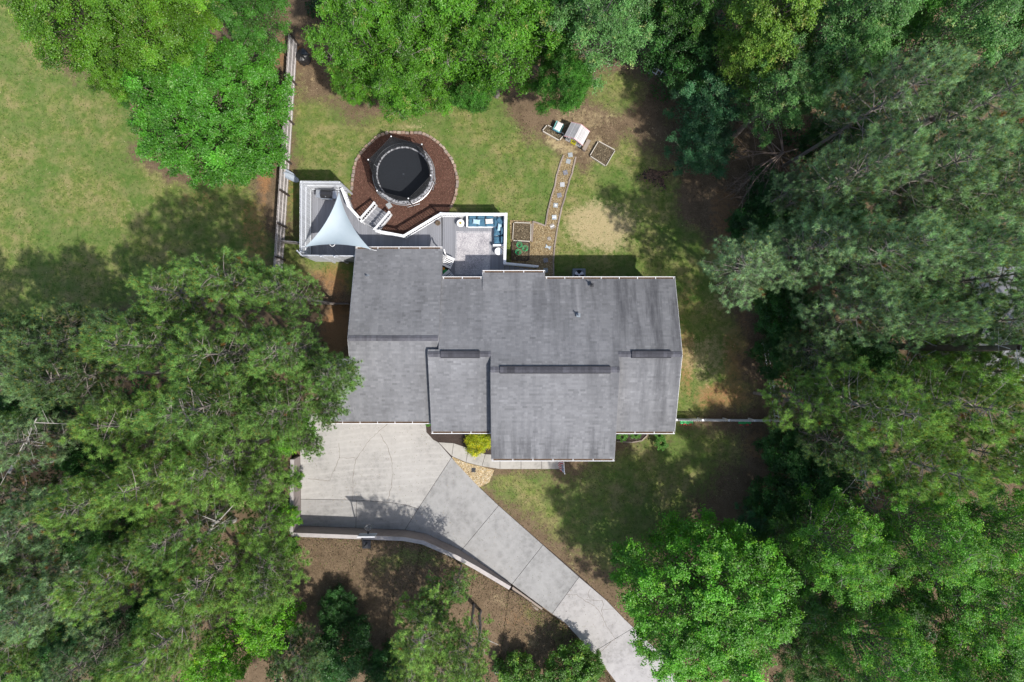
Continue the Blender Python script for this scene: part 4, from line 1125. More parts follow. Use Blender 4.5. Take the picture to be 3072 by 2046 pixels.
white_fence('white picket fence going up the wood edge on the east side', P(2341, 1262, 1.1)[:2], P(2305, 1030, 1.1)[:2], sp=.5, posts=3)
white_fence('short white fence in the shade of the north-east trees', P(2042, 240, 1.1)[:2], P(1958, 197, 1.1)[:2], sp=.3, posts=2)
for px_, nm in ((2062, 'house end'), (2238, 'woods end')):
    x, y, _ = P(px_, 1268, .9)
    fbx = thing('flower_box', 'green planter box with red flowers on the picket fence, %s' % nm, 'planter', (x, y, .55), group='planter boxes on the picket fence')
    L_('planter', box(-.42, .42, -.11, .09, 0, .2), M['greenp'], fbx)
    for k in range(26):
        a = random.uniform(-.4, .4); b = random.uniform(-.2, .05); L_('flower', lathe([(.02, 0), (.035, .02), (.02, .04)], 6, (a, b, .2 + random.uniform(0, .1))), M['red' if b < -.08 else 'greenp'], fbx)

# ------------------------------------------------------------------ raised beds, cages, edging timbers
def bed(label, pts, z, soil=True, mat='bed_wood', h=.22, skip=(), name='raised_bed', group=None):
    pp = [P(a, b, h)[:2] for a, b in pts]; cx = sum(p[0] for p in pp) / len(pp); cy = sum(p[1] for p in pp) / len(pp)
    t = thing(name, label, 'raised bed', (cx, cy, 0), group=group)
    for i in range(len(pp)):
        if i in skip: continue
        a, b = Vector(pp[i]), Vector(pp[(i + 1) % len(pp)]); u = (b - a).normalized() * .05
        mk('side_board', *beam((a.x + u.x, a.y + u.y, h / 2), (b.x - u.x, b.y - u.y, h / 2), .045, h), M[mat], t)
    if soil:
        so = mk('soil', *prism(shrink(pp, .03), .0, .12), M['soil'], t)
        q = [((x * PPM) + 1536, 1023 - y * PPM) for x, y in shrink(pp, .06)]
        scatter_flat('soil_clods', q, 420, .085, [(.05, .04, .025), (.10, .08, .05), (.20, .155, .10), (.30, .25, .17)], M['chips'], .13, .6, so)['kind'] = 'stuff'
    return t
bed('pale board raised bed nearest the lawn beside the deck', [(1541, 667), (1593, 669), (1592, 724), (1538, 721)], 0)
bed('dark board raised bed with three green cages', [(1537, 725), (1590, 727), (1587, 781), (1535, 779)], 0, mat='darkwood')
bed('square pale board raised bed right of the playhouse', [(1796, 423), (1846, 450), (1818, 498), (1770, 467)], 0)
bed('pale board raised bed holding the toy table under the oak', [(1627, 392), (1642, 374), (1694, 402), (1678, 421)], 0)
for px_, py_, w1 in ((1558, 736, 'nearest the pale bed'), (1575, 747, 'on the path side'), (1555, 758, 'nearest the steps')):
    x, y, _ = P(px_, py_, .45); c = thing('tomato_cage', 'green wire plant cage %s' % w1, 'plant cage', (x, y, .1), group='green wire cages in the raised bed')
    for k in range(5): L_('hoop', ring((0, 0, .12 + k * .15), .10 + .025 * k, .009, 20, 5), M['cage'], c)
    for k in range(4):
        a = k * math.pi / 2; L_('upright', tube([(.07 * math.cos(a), .07 * math.sin(a), 0), (.205 * math.cos(a), .205 * math.sin(a), .74)], [.008, .008], 4), M['cage'], c)
def timbers(label, pts, wd=.1, h=.1):
    pp = [Vector(P(a, b)[:2]) for a, b in pts]; t = thing('path_edging', label, 'edging', (pp[0].x, pp[0].y, 0), group='thin timber edging of the straw path')
    for i in range(len(pp) - 1):
        a, b = pp[i], pp[i + 1]; n = max(1, int(round((b - a).length / 1.3)))
        for k in range(n):
            p, q = a.lerp(b, k / n + .008), a.lerp(b, (k + 1) / n - .008); j = random.uniform(-.025, .025)
            mk('timber', *beam((p.x + j, p.y, h / 2), (q.x - j, q.y, h / 2 + .005), wd, h), M['log'], t)
timbers('left timber edging of the straw path', [(1690, 466), (1680, 495), (1671, 523), (1664, 559), (1655, 590), (1645, 625), (1636, 678), (1615, 670), (1598, 665)])
timbers('right timber edging of the straw path', [(1727, 471), (1717, 517), (1707, 546), (1696, 588), (1686, 622), (1673, 680), (1663, 744), (1660, 790), (1661, 830)])
timbers('short timber edging along the pale raised bed', [(1599, 668), (1597, 705), (1595, 726)], .12)
stones = [(1711, 465, 0, 8, 'grey stepping stone nearest the playhouse'), (1705, 484.5, 0, -12, 'blue-grey stepping stone second from the playhouse'), (1696, 518, 2, 15, 'dark speckled stepping stone third from the playhouse'),
          (1687, 554, 1, 2, 'white square stepping stone alone halfway up the path'), (1678, 586, 2, 12, 'dark speckled stepping stone with a pale mark'), (1667, 616, 0, -5, 'grey stepping stone with round white centre'),
          (1662.8, 652, 3, 3, 'blue and white striped stepping stone'), (1656.8, 679, 4, 25, 'tan stepping stone below the striped one'), (1647.5, 716, 4, 30, 'small pale tan stepping stone beside the dark bed'),
          (1644, 742, 3, -20, 'blue and white butterfly-shaped stepping stone'), (1637, 781, 2, 10, 'speckled stepping stone at the edge of the house shadow'), (1637, 811, 0, 3, 'plain grey stepping stone nearest the house')]
for a, b, m, r, lab in stones:
    q = .155; sh = [(-q, -q), (q, -q), (q, q), (-q, q)]
    if 'butterfly' in lab: sh = [(-.2, -.12), (-.05, -.06), (.05, -.06), (.2, -.14), (.17, .02), (.2, .15), (.05, .07), (-.05, .07), (-.2, .16), (-.16, .02)]
    if 'small' in lab: sh = [(.14 * math.cos(i), .14 * math.sin(i)) for i in np.linspace(0, 5.6, 8)]
    o = mk('stepping_stone', *prism(sh, 0, .05), PAV[m], None, loc=P(a, b, .02), rot=(0, 0, rad(r)))
    tag(o, lab, 'stepping stone', 'stepping stones on the straw path')
    if 'round white' in lab: mk('centre_disc', *lathe([(.075, .0505), (.07, .058)], 14), M['white'], o, local=True)
    if 'striped' in lab: mk('stripe', *box(-.14, .14, -.03, .03, .0505, .055), M['white'], o, local=True)

# ------------------------------------------------------------------ playhouse
zr_, ze_ = 1.75, 1.25
ra, rb_ = Vector(P(1743.6, 373.5, zr_)), Vector(P(1722.6, 414.7, zr_))
ax = (rb_ - ra).normalized(); ctr = (ra + rb_) / 2; Lr = (rb_ - ra).length
el = Vector(P(1703.5, 387, ze_)); er = Vector(P(1758, 418.5, ze_)); side = Vector((-ax.y, ax.x, 0))
if side.x < 0: side = -side
hw = abs((er - el).dot(side)) / 2; ctr.z = 0
rzp = math.atan2(ax.y, ax.x) + math.pi / 2     # local -y points to the front
ph = thing('playhouse', 'white wooden playhouse with pale plank roof, pink trim and yellow door', 'playhouse', (ctr.x, ctr.y, 0), rzp)
hl_ = Lr / 2; wx = hw - .12
L_('wall', join([box(-wx, wx, -hl_ + .14, -hl_ + .17, 0, ze_ + .02), box(-wx, wx, hl_ - .17, hl_ - .14, 0, ze_ + .02), box(-wx, -wx + .03, -hl_ + .171, hl_ - .171, 0, ze_ + .02), box(wx - .03, wx, -hl_ + .171, hl_ - .171, 0, ze_ + .02)]), M['white'], ph)
for s in (-1, 1):
    y_ = s * (hl_ - .155)
    L_('gable', ([(-wx, y_, ze_ + .021), (wx, y_, ze_ + .021), (0, y_, zr_ - .03), (-wx, y_ + .02, ze_ + .021), (wx, y_ + .02, ze_ + .021), (0, y_ + .02, zr_ - .03)], [(0, 1, 2), (5, 4, 3), (0, 3, 4, 1), (1, 4, 5, 2), (2, 5, 3, 0)]), M['white'], ph)
M['playroof'] = randmat('playhouse_roof_plank', (.46, .45, .46), .75, .2, 8, (1, .3, 1))
for s in (-1, 1):
    nrp = 8
    for k in range(nrp):
        a, b = k / nrp, (k + 1) / nrp - .02; xa_, xb_ = s * hw * a, s * hw * b; za_, zb_ = zr_ - (zr_ - ze_) * a, zr_ - (zr_ - ze_) * b
        V = [(xa_, -hl_, za_), (xb_, -hl_, zb_), (xb_, hl_, zb_), (xa_, hl_, za_)]; V += [(x, y, z - .025) for x, y, z in V]
        L_('roof_plank', (V, [(0, 1, 2, 3), (7, 6, 5, 4), (0, 4, 5, 1), (1, 5, 6, 2), (2, 6, 7, 3), (3, 7, 4, 0)]), M['playroof'], ph)
    for ysd in (-hl_ - .012, hl_ + .012):
        L_('trim', beam((0, ysd, zr_ - .02), (s * hw, ysd, ze_ - .02), .022, .07), M['pink'], ph)
yf = -hl_ + .139
dr_ = L_('door', box(-.19, .19, yf - .03, yf - .001, .03, .88), M['yellow'], ph)
L_('pane', box(-.11, -.01, yf - .036, yf - .031, .5, .74), M['glass'], dr_); L_('pane', box(.01, .11, yf - .036, yf - .031, .5, .74), M['glass'], dr_)
for s in (-1, 1):
    wn = L_('window', box(s * .42 - .15, s * .42 + .15, yf - .02, yf - .001, .42, .92), M['white'], ph)
    for k in (-1, 1):
        for z0_ in (.47, .7): L_('pane', box(s * .42 + k * .065 - .045, s * .42 + k * .065 + .045, yf - .026, yf - .021, z0_, z0_ + .17), M['glass'], wn)
pb = thing('plank_bench', 'plain plank bench standing beside the playhouse', 'bench', P(1758.5, 438, .3), rzp)
L_('seat', box(-.13, .13, -.4, .4, .26, .3), M['log'], pb)
for y_ in (-.3, .3): L_('leg', box(-.1, .1, y_ - .03, y_ + .03, -.3, .259), M['log'], pb)
wt = thing('toy_water_table', 'turquoise and blue plastic toy table with cream lid under the oak', 'toy table', P(1675, 383, .3), rzp)
L_('basin', lathe([(.28, -.18), (.36, -.02), (.40, .2), (.385, .22), (.35, .22), (.33, .05)], 4), M['turq'], wt)
wt.children[0].rotation_euler = (0, 0, rad(45)); wt.children[0].scale = (1, 1.12, 1)
L_('lid', pillow((0, .02, .26), (.42, .6, .12), puff=.25), M['cream'], wt, smooth=True); L_('front_rim', box(-.3, .3, -.36, -.31, .12, .2), M['blue'], wt)

# ------------------------------------------------------------------ loose yard things
x, y, _ = P(1736, 826, .5)
ac = thing('air_conditioner', 'dark square outdoor air conditioner with fan at the back wall', 'air conditioner', (x, y, 0))
L_('cabinet', join([box(-.42, .42, -.42, .42, 0, .8), box(-.43, .43, .36, .43, .8, .86), box(-.43, .43, -.43, -.36, .8, .86), box(-.43, -.36, -.359, .359, .8, .86), box(.36, .43, -.359, .359, .8, .86)]), M['greymetal'], ac)
L_('fan_well', lathe([(.34, .801), (.34, .806)], 28), M['black'], ac); L_('fan_ring', ring((0, 0, .85), .36, .02, 32, 6), M['greymetal'], ac)
for k in range(3):
    a = k * 2.094 + .5; c, s = math.cos(a), math.sin(a)
    pts = [(.05, -.03), (.3, -.13), (.33, .02), (.28, .12), (.06, .05)]
    L_('fan_blade', prism([(p * c - q * s, p * s + q * c) for p, q in pts], .825, .832), M['steel'], ac)
L_('hub', lathe([(.07, .82), (.07, .86), (.02, .87)], 14), M['steel'], ac)
for k in range(7): L_('grille_ring', ring((0, 0, .875), .05 + k * .045, .004, 26, 4), M['blackmetal'], ac)
# covered fire bowl
bx, by, _ = P(908, 168, .5); V = []; prf = [(.0, .84), (.16, .80), (.38, .70), (.44, .5), (.47, .04)]
cv = thing('covered_barbecue', 'barbecue under a black cover beside the plank fence', 'covered barbecue', (bx, by, 0), rad(12))
nA = 20; V = [(0, 0, .85)]; F = []
for j, (r, z) in enumerate(prf[1:]):
    for i in range(nA):
        a = 2 * math.pi * i / nA; hexr = 1 / max(abs(math.cos((a % (math.pi / 3)) - math.pi / 6)), .1) * .93; k = 1 + .07 * math.sin(3 * i + j) + .04 * math.sin(7 * i)
        V.append((r * hexr * k * math.cos(a), r * 1.15 * hexr * k * math.sin(a), z * (1 + .03 * math.sin(5 * i))))
for i in range(nA): F.append((0, 1 + i, 1 + (i + 1) % nA))
for j in range(3):
    for i in range(nA): F.append((1 + j * nA + i, 1 + (j + 1) * nA + i, 1 + (j + 1) * nA + (i + 1) % nA, 1 + j * nA + (i + 1) % nA))
L_('cover', (V, F), M['blackmetal'], cv)
# two grey sleds leaning on the fence
for k, (px_, py_, r_, lab) in enumerate(((862, 519, -28, 'grey oblong plastic board leaning on the fence, upper one'), (871, 531, -22, 'grey oblong plastic board leaning on the fence, lower one'))):
    x, y, _ = P(px_, py_, .8); V = []; F = []
    for i in range(13):
        t = i / 12 * 2 - 1; wd = .2 * max(.02, 1 - t ** 4) ** .5
        for j in range(7):
            u = j / 6 * 2 - 1; V.append((t * .62, wd * u, .10 * (u * u - .7) * (1 - t ** 4) + .06 * t * t))
    for i in range(12):
        for j in range(6): q = i * 7 + j; F.append((q, q + 7, q + 8, q + 1))
    V2 = V + [(a, b, c - .025) for a, b, c in V]; F2 = F + [tuple(i + len(V) for i in f[::-1]) for f in F]
    tag(mk('plastic_board', V2, F2, M['greymetal'] if False else M['kayak'] if 'kayak' in M else M.setdefault('kayak', simple('grey_plastic', (.27, .31, .36), .5, .15)), None, loc=(x, y, .75), rot=(rad(0), rad(38), rad(r_)), smooth=True), lab, 'board', 'plastic boards at the fence')
tag(mk('ball', *lathe([(.02, 0), (.1, .03), (.155, .1), (.16, .16), (.14, .23), (.08, .29), (.015, .31)], 16), M['white'], None, loc=P(1216, 318), smooth=True), 'white ball on the lawn at the edge of the oak shade', 'ball')
tag(mk('drain_box', *join([box(-.15, .15, -.15, .15, 0, .06), box(-.11, .11, .02, .1, .061, .075), box(-.11, .11, -.1, -.02, .061, .075)]), M['blackmetal'], None, loc=P(1420.6, 1409.7), rot=(0, 0, rad(-8))), 'small black drain box in the tan gravel', 'drain')
for a, b, r, lab in ((1489, 1810, .13, 'larger fresh-cut tree stump on the bank'), (1477, 1800, .1, 'smaller fresh-cut tree stump beside the larger one')):
    t = thing('tree_stump', lab, 'tree stump', P(a, b, .45), group='cut stumps on the bank')
    L_('bark', lathe([(r * 1.2, -.3), (r * 1.05, .12), (r, .16)], 12), M['bark'], t); L_('cut_face', lathe([(r * .92, .1605), (r * .9, .168)], 12), M['stump'], t)
# burnt patch of leaves
ar = np.random.default_rng(4); nA_ = 1500; rr_ = np.abs(ar.normal(0, .38, nA_)); an_ = ar.uniform(0, 6.28, nA_)
pc = P(1972, 528); AC = np.stack([pc[0] + rr_ * np.cos(an_) * 1.2 + .4 * np.sin(an_ * 3), pc[1] + rr_ * np.sin(an_) * .8 + .25 * np.cos(an_ * 2), .02 + .10 * np.exp(-rr_ * 2)], 1)
ac_ = np.where((ar.random((nA_, 1)) < .3), np.array([[.035, .032, .03]]), np.array([[.20, .13, .09]])) * ar.uniform(.6, 1.3, (nA_, 1))
V_, F_, c_ = leafquads(AC, np.stack([ar.normal(0, .4, nA_), ar.normal(0, .4, nA_), np.ones(nA_)], 1), .13, .09, ac_)
tag(mk('ash_heap', V_, F_, M['chips'], cols=c_), 'scattered dark ash and burnt leaves near the woods', 'ash heap', kind='stuff')
# flag on the porch
fa = Vector(P(1689.5, 1370, 2.75)); fe = Vector(P(1694, 1421, 3.45))
fl = thing('porch_flag', 'American flag hanging from a white pole at the front porch', 'flag', tuple(fa))
mk('pole', *tube([tuple(fa + Vector((0, .5, -.3))), tuple(fe)], [.016, .012], 6), M['white'], fl)
mk('finial', *lathe([(.01, -.03), (.035, 0), (.01, .035)], 8, tuple(fe)), M['white'], fl)
hp0 = fa.lerp(fe, .18); hp1 = fa.lerp(fe, .96); cols_ = 13
dirw = Vector((-.36, .02, -.85))
def flagpt(u, v):  # u along the hoist (pole), v along the fly
    p = hp0.lerp(hp1, u); q = p + dirw * v * (1.0 - .25 * u); q += Vector((.05 * math.sin(u * 9 + v * 5), .05 * math.sin(u * 7 + v * 3), 0)) * v; return tuple(q)
for k in range(13):
    V = []; F = []
    for j in range(7):
        for e in (k / 13, (k + 1) / 13): V.append(flagpt(1 - e, j / 6))
    F = [(2 * j, 2 * j + 2, 2 * j + 3, 2 * j + 1) for j in range(6)]
    mk('stripe', V, F, M['red'] if k % 2 == 0 else M['white'], fl)
V = []; F = []
for j in range(4):
    for i in range(4):
        q = Vector(flagpt(1 - i / 3 * 7 / 13, j / 3 * .42)) + Vector((-.008, 0, .006)); V.append(tuple(q)); 
for j in range(3):
    for i in range(3): q = j * 4 + i; F.append((q, q + 4, q + 5, q + 1))
cn = mk('canton', V, F, M['navy'], fl)
sp_ = []
for r in range(9):
    for c in range(6 if r % 2 == 0 else 5):
        u = 1 - (.03 + r * .057) ; v = (.035 + c * .07 + (.035 if r % 2 else 0)) * .93
        q = Vector(flagpt(u, v)) + Vector((-.014, 0, .011)); sp_.append(([(q.x - .012, q.y - .012, q.z), (q.x + .012, q.y - .012, q.z), (q.x + .012, q.y + .012, q.z), (q.x - .012, q.y + .012, q.z)], [(0, 1, 2, 3)]))
mk('stars', *join(sp_), M['white'], cn)['kind'] = 'stuff'
# basketball hoop
zb = 1.65
bh = thing('basketball_hoop', 'portable basketball hoop standing on the bank behind the retaining wall', 'basketball hoop', P(1101, 1628, zb))
bx0, by0, _ = P(1101, 1628, zb); hx, hy, _ = P(1104, 1584, 3.15); hy2 = P(1104, 1606, 3.4)[1]
mk('base', *box(bx0 - .28, bx0 + .28, by0 - .35, by0 + .2, zb - .02, zb + .16), M['blackmetal'], bh)
mk('pole', *tube([(bx0, by0, zb + .1), (bx0, by0 + .05, zb + 1.1), (bx0 + .02, hy2 - .12, 3.35)], [.05, .045, .04], 8), M['blackmetal'], bh)
bb = mk('backboard', *box(hx - .56, hx + .56, hy2 - .02, hy2 + .02, 3.05, 3.75), M['kayak'], bh); mk('board_rim', *join([box(hx - .57, hx + .57, hy2 - .03, hy2 + .03, 3.751, 3.78), box(hx - .57, hx + .57, hy2 - .03, hy2 + .03, 3.02, 3.049)]), M['white'], bb)
hp = mk('hoop', *ring((hx, hy, 3.15), .225, .014, 24, 6), M['blackmetal'], bh); mk('bracket', *box(hx - .06, hx + .06, hy - .12 - .14, hy2 + .1 - .06, 3.11, 3.145) if False else box(hx - .05, hx + .05, hy2 + .021, hy - .225, 3.1, 3.14), M['blackmetal'], bh)
nv_ = []
for k in range(12):
    a = k * math.pi / 6; b = a + .26; nv_.append(tube([(hx + .22 * math.cos(a), hy + .22 * math.sin(a), 3.14), (hx + .16 * math.cos(b), hy + .16 * math.sin(b), 2.95), (hx + .12 * math.cos(a), hy + .12 * math.sin(a), 2.75)], [.006] * 3, 4))
mk('net', *join(nv_), M['white'], hp)

# neighbour's house glimpsed between the pines at the right edge
nh = thing('neighbour_house', 'grey-roofed neighbouring house glimpsed between the pines at the right edge', 'house', (34, 1, 0))
nxa, nxb = P(2900, 0, 3.6)[0], 44; yn_, ys_ = P(0, 800, 3.6)[1], P(0, 1160, 3.6)[1]; ym = (yn_ + ys_) / 2
for (ye0, yr0) in ((yn_, ym), (ys_, ym)):
    V = [(nxa, yr0, 5.2), (nxb, yr0, 5.2), (nxb, ye0, 3.6), (nxa, ye0, 3.6)]; V += [(x, y, z - .15) for x, y, z in V]
    mk('roof', V, [(0, 3, 2, 1) if ye0 < yr0 else (0, 1, 2, 3), (4, 5, 6, 7), (0, 1, 5, 4), (1, 2, 6, 5), (2, 3, 7, 6), (3, 0, 4, 7)], M['nroof'] if 'nroof' in M else M.setdefault('nroof', simple('neighbour_shingle', (.2, .2, .22), .9, .2, 3)), nh)
mk('wall', *box(nxa + .4, nxb - .4, ys_ + .4, yn_ - .4, 0, 3.55), M['siding'], nh)
tag(mk('road', *box(P(3045, 0)[0], 60, P(0, 1366)[1], P(0, 1336)[1], -.05, .03), M['slab_old']), kind='structure')
# ------------------------------------------------------------------ trees
def quadtube_np(pts, rs, Vs, Fs, n=4):
    v, f = tube(pts, rs, n, False); o = len(Vs); Vs += v; Fs += [tuple(i + o for i in q) for q in f]
def pine_mesh(R, H, seed, dens=1.0, palette='pine', nlen=.30, lowfrac=.45, droop=0.0):
    r_ = np.random.default_rng(seed); Vs = []; Fs = []
    bend = r_.normal(0, .25, 2)
    tp = [(bend[0] * math.sin(t * 3) * .5, bend[1] * math.sin(t * 2.3) * .5, H * t) for t in np.linspace(0, 1, 8)]
    tr0 = .011 * H + .03
    quadtube_np(tp, [tr0 * (1 - .85 * t) for t in np.linspace(0, 1, 8)], Vs, Fs, 8)
    T = []; D = []; TB = []
    nw_ = int(11 * max(1, H / 16)); 
    for k in range(nw_):
        f = k / (nw_ - 1); h = H * (lowfrac + (1 - lowfrac) * f * .97)
        prof = math.sin(math.pi * min(1, .30 + .68 * (1 - f))) ** .7 if f > .0 else .8
        prof = (1 - f) ** .55 * .95 + .12 if f > .35 else .80 + .35 * f
        nb_ = r_.integers(5, 8); a0 = r_.uniform(0, 6.3)
        cx, cy = np.interp(h, [p[2] for p in tp], [p[0] for p in tp]), np.interp(h, [p[2] for p in tp], [p[1] for p in tp])
        for b in range(nb_):
            a = a0 + b * 2 * math.pi / nb_ + r_.normal(0, .28); L = R * prof * r_.uniform(.62, 1.12); up = .10 + .9 * f + r_.normal(0, .12) - droop
            if L < .35: L = .35
            da = np.array([math.cos(a), math.sin(a)]); pts = []
            sw_ = r_.normal(0, .25)
            for t in (0, .35, .7, 1.0):
                aa = a + sw_ * t; pts.append((cx + math.cos(aa) * L * t, cy + math.sin(aa) * L * t, h + L * (up * t * .45 + .12 * t * t)))
            quadtube_np(pts, [.045 * L / R + .02, .035, .022, .010], Vs, Fs, 4)
            nt_ = int(L / .36 * dens) + 2
            for q in range(nt_):
                t = r_.uniform(.28, 1.04) if q else 1.0
                i = min(2, int(t / .34)) if t < 1 else 2
                c0 = np.array(pts[0]) * 0 + np.array([np.interp(t, [0, .35, .7, 1.0], [p[j] for p in pts]) for j in range(3)])
                off = r_.uniform(-1, 1) * (.30 + .42 * L * (1.08 - t)) * (0 if q == 0 else 1)
                perp = np.array([-math.sin(a), math.cos(a), 0]); e = c0 + perp * off + np.array([da[0], da[1], 0]) * abs(off) * .45 + np.array([0, 0, r_.uniform(.05, .3)])
                if abs(off) > .3: quadtube_np([tuple(c0), tuple(e)], [.014, .008], Vs, Fs, 3)
                nsub = r_.integers(1, 4)
                for s in range(nsub):
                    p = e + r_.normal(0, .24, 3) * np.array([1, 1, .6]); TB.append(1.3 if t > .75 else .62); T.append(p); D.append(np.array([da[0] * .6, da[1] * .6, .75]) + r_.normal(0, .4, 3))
        # bare dead twigs on the lower trunk
    for k in range(5):
        h = H * r_.uniform(.3, .6); a = r_.uniform(0, 6.3); L = R * r_.uniform(.25, .6)
        m = (math.cos(a) * L * .5, math.sin(a) * L * .5, h + r_.uniform(-.1, .3)); e = (math.cos(a + .2) * L, math.sin(a + .2) * L, h + r_.uniform(-.2, .5))
        quadtube_np([(0, 0, h), m, e], [.035, .022, .008], Vs, Fs, 4)
        for s in range(3): quadtube_np([m, (m[0] + r_.normal(0, .5), m[1] + r_.normal(0, .5), m[2] + r_.normal(0, .3))], [.014, .005], Vs, Fs, 3)
    T = np.array(T); D = np.array(D); nT = len(T)
    K = 64
    d = D / np.linalg.norm(D, axis=1, keepdims=True)
    dd = d[:, None, :] * .45 + r_.normal(0, .66, (nT, K, 3)) + np.array([0, 0, .12]); dd /= np.linalg.norm(dd, axis=2, keepdims=True)
    ln = nlen * 1.0 * r_.uniform(.85, 1.1, (nT, K, 1)) * r_.uniform(.85, 1.2, (nT, 1, 1))
    side = np.cross(dd, r_.normal(size=(nT, K, 3))); side /= np.linalg.norm(side, axis=2, keepdims=True)
    wdt = .017
    P0 = T[:, None, :] + dd * .02; A = P0 + side * wdt * .5; B_ = P0 - side * wdt * .5; C_ = P0 + dd * ln; A2 = P0 + dd * ln * .55 + side * wdt; 
    Vn = np.stack([B_, A, C_], 2).reshape(-1, 3); 
    pal = {'pine': (.145, .265, .065), 'pine_blue': (.215, .335, .16), 'pine_yel': (.19, .325, .072), 'pine_dark': (.11, .19, .07), 'cedar': (.04, .11, .05)}[palette]
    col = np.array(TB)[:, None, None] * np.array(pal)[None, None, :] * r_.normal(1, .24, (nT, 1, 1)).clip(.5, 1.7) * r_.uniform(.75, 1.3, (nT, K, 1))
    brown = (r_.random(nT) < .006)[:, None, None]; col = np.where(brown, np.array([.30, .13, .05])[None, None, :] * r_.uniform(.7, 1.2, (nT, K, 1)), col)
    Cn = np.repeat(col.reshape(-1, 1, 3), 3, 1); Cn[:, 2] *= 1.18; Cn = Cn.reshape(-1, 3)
    # yellow candles
    ys = np.where(r_.random(nT) < .6)[0]; kk = 3
    up_ = d[ys][:, None, :] * .5 + r_.normal(0, .22, (len(ys), kk, 3)) + np.array([0, 0, .7]); up_ /= np.linalg.norm(up_, axis=2, keepdims=True)
    sd = np.cross(up_, r_.normal(size=up_.shape)); sd /= np.linalg.norm(sd, axis=2, keepdims=True)
    p0 = T[ys][:, None, :] + up_ * .08; tri = np.stack([p0 + sd * .03, p0 - sd * .03, p0 + up_ * .2], 2).reshape(-1, 3)
    cc = np.tile(np.array([.36, .33, .07]) if palette != 'cedar' else np.array([.1, .2, .05]), (len(tri), 1)) * r_.uniform(.75, 1.2, (len(tri), 1))
    VV = np.concatenate([Vn, tri]); CC = np.concatenate([Cn, cc]); FF = np.arange(len(VV)).reshape(-1, 3)
    return (Vs, Fs), (VV, FF, CC)

PAL = {  # leaf base colour, new-growth colour, share of new growth
    'oak': ((.10, .27, .018), (.24, .30, .06), .05), 'oak_y': ((.115, .27, .018), (.22, .32, .05), .05), 'oak_d': ((.07, .22, .026), (.18, .26, .06), .04),
    'round': ((.08, .26, .022), (.15, .32, .06), .06), 'poplar': ((.12, .28, .07), (.28, .36, .12), .08), 'lime': ((.16, .30, .035), (.3, .34, .08), .08),
    'maple': ((.095, .30, .016), (.17, .38, .025), .10), 'feather': ((.10, .29, .022), (.19, .38, .02), .16), 'feather_d': ((.075, .20, .03), (.14, .25, .03), .08),
    'dark': ((.04, .135, .026), (.06, .17, .03), .06), 'bluegreen': ((.06, .18, .07), (.09, .2, .07), .05), 'vivid': ((.12, .34, .01), (.25, .45, .02), .08),
    'shrub': ((.09, .22, .025), (.2, .33, .04), .1), 'gold': ((.34, .42, .012), (.60, .56, .02), .3)}
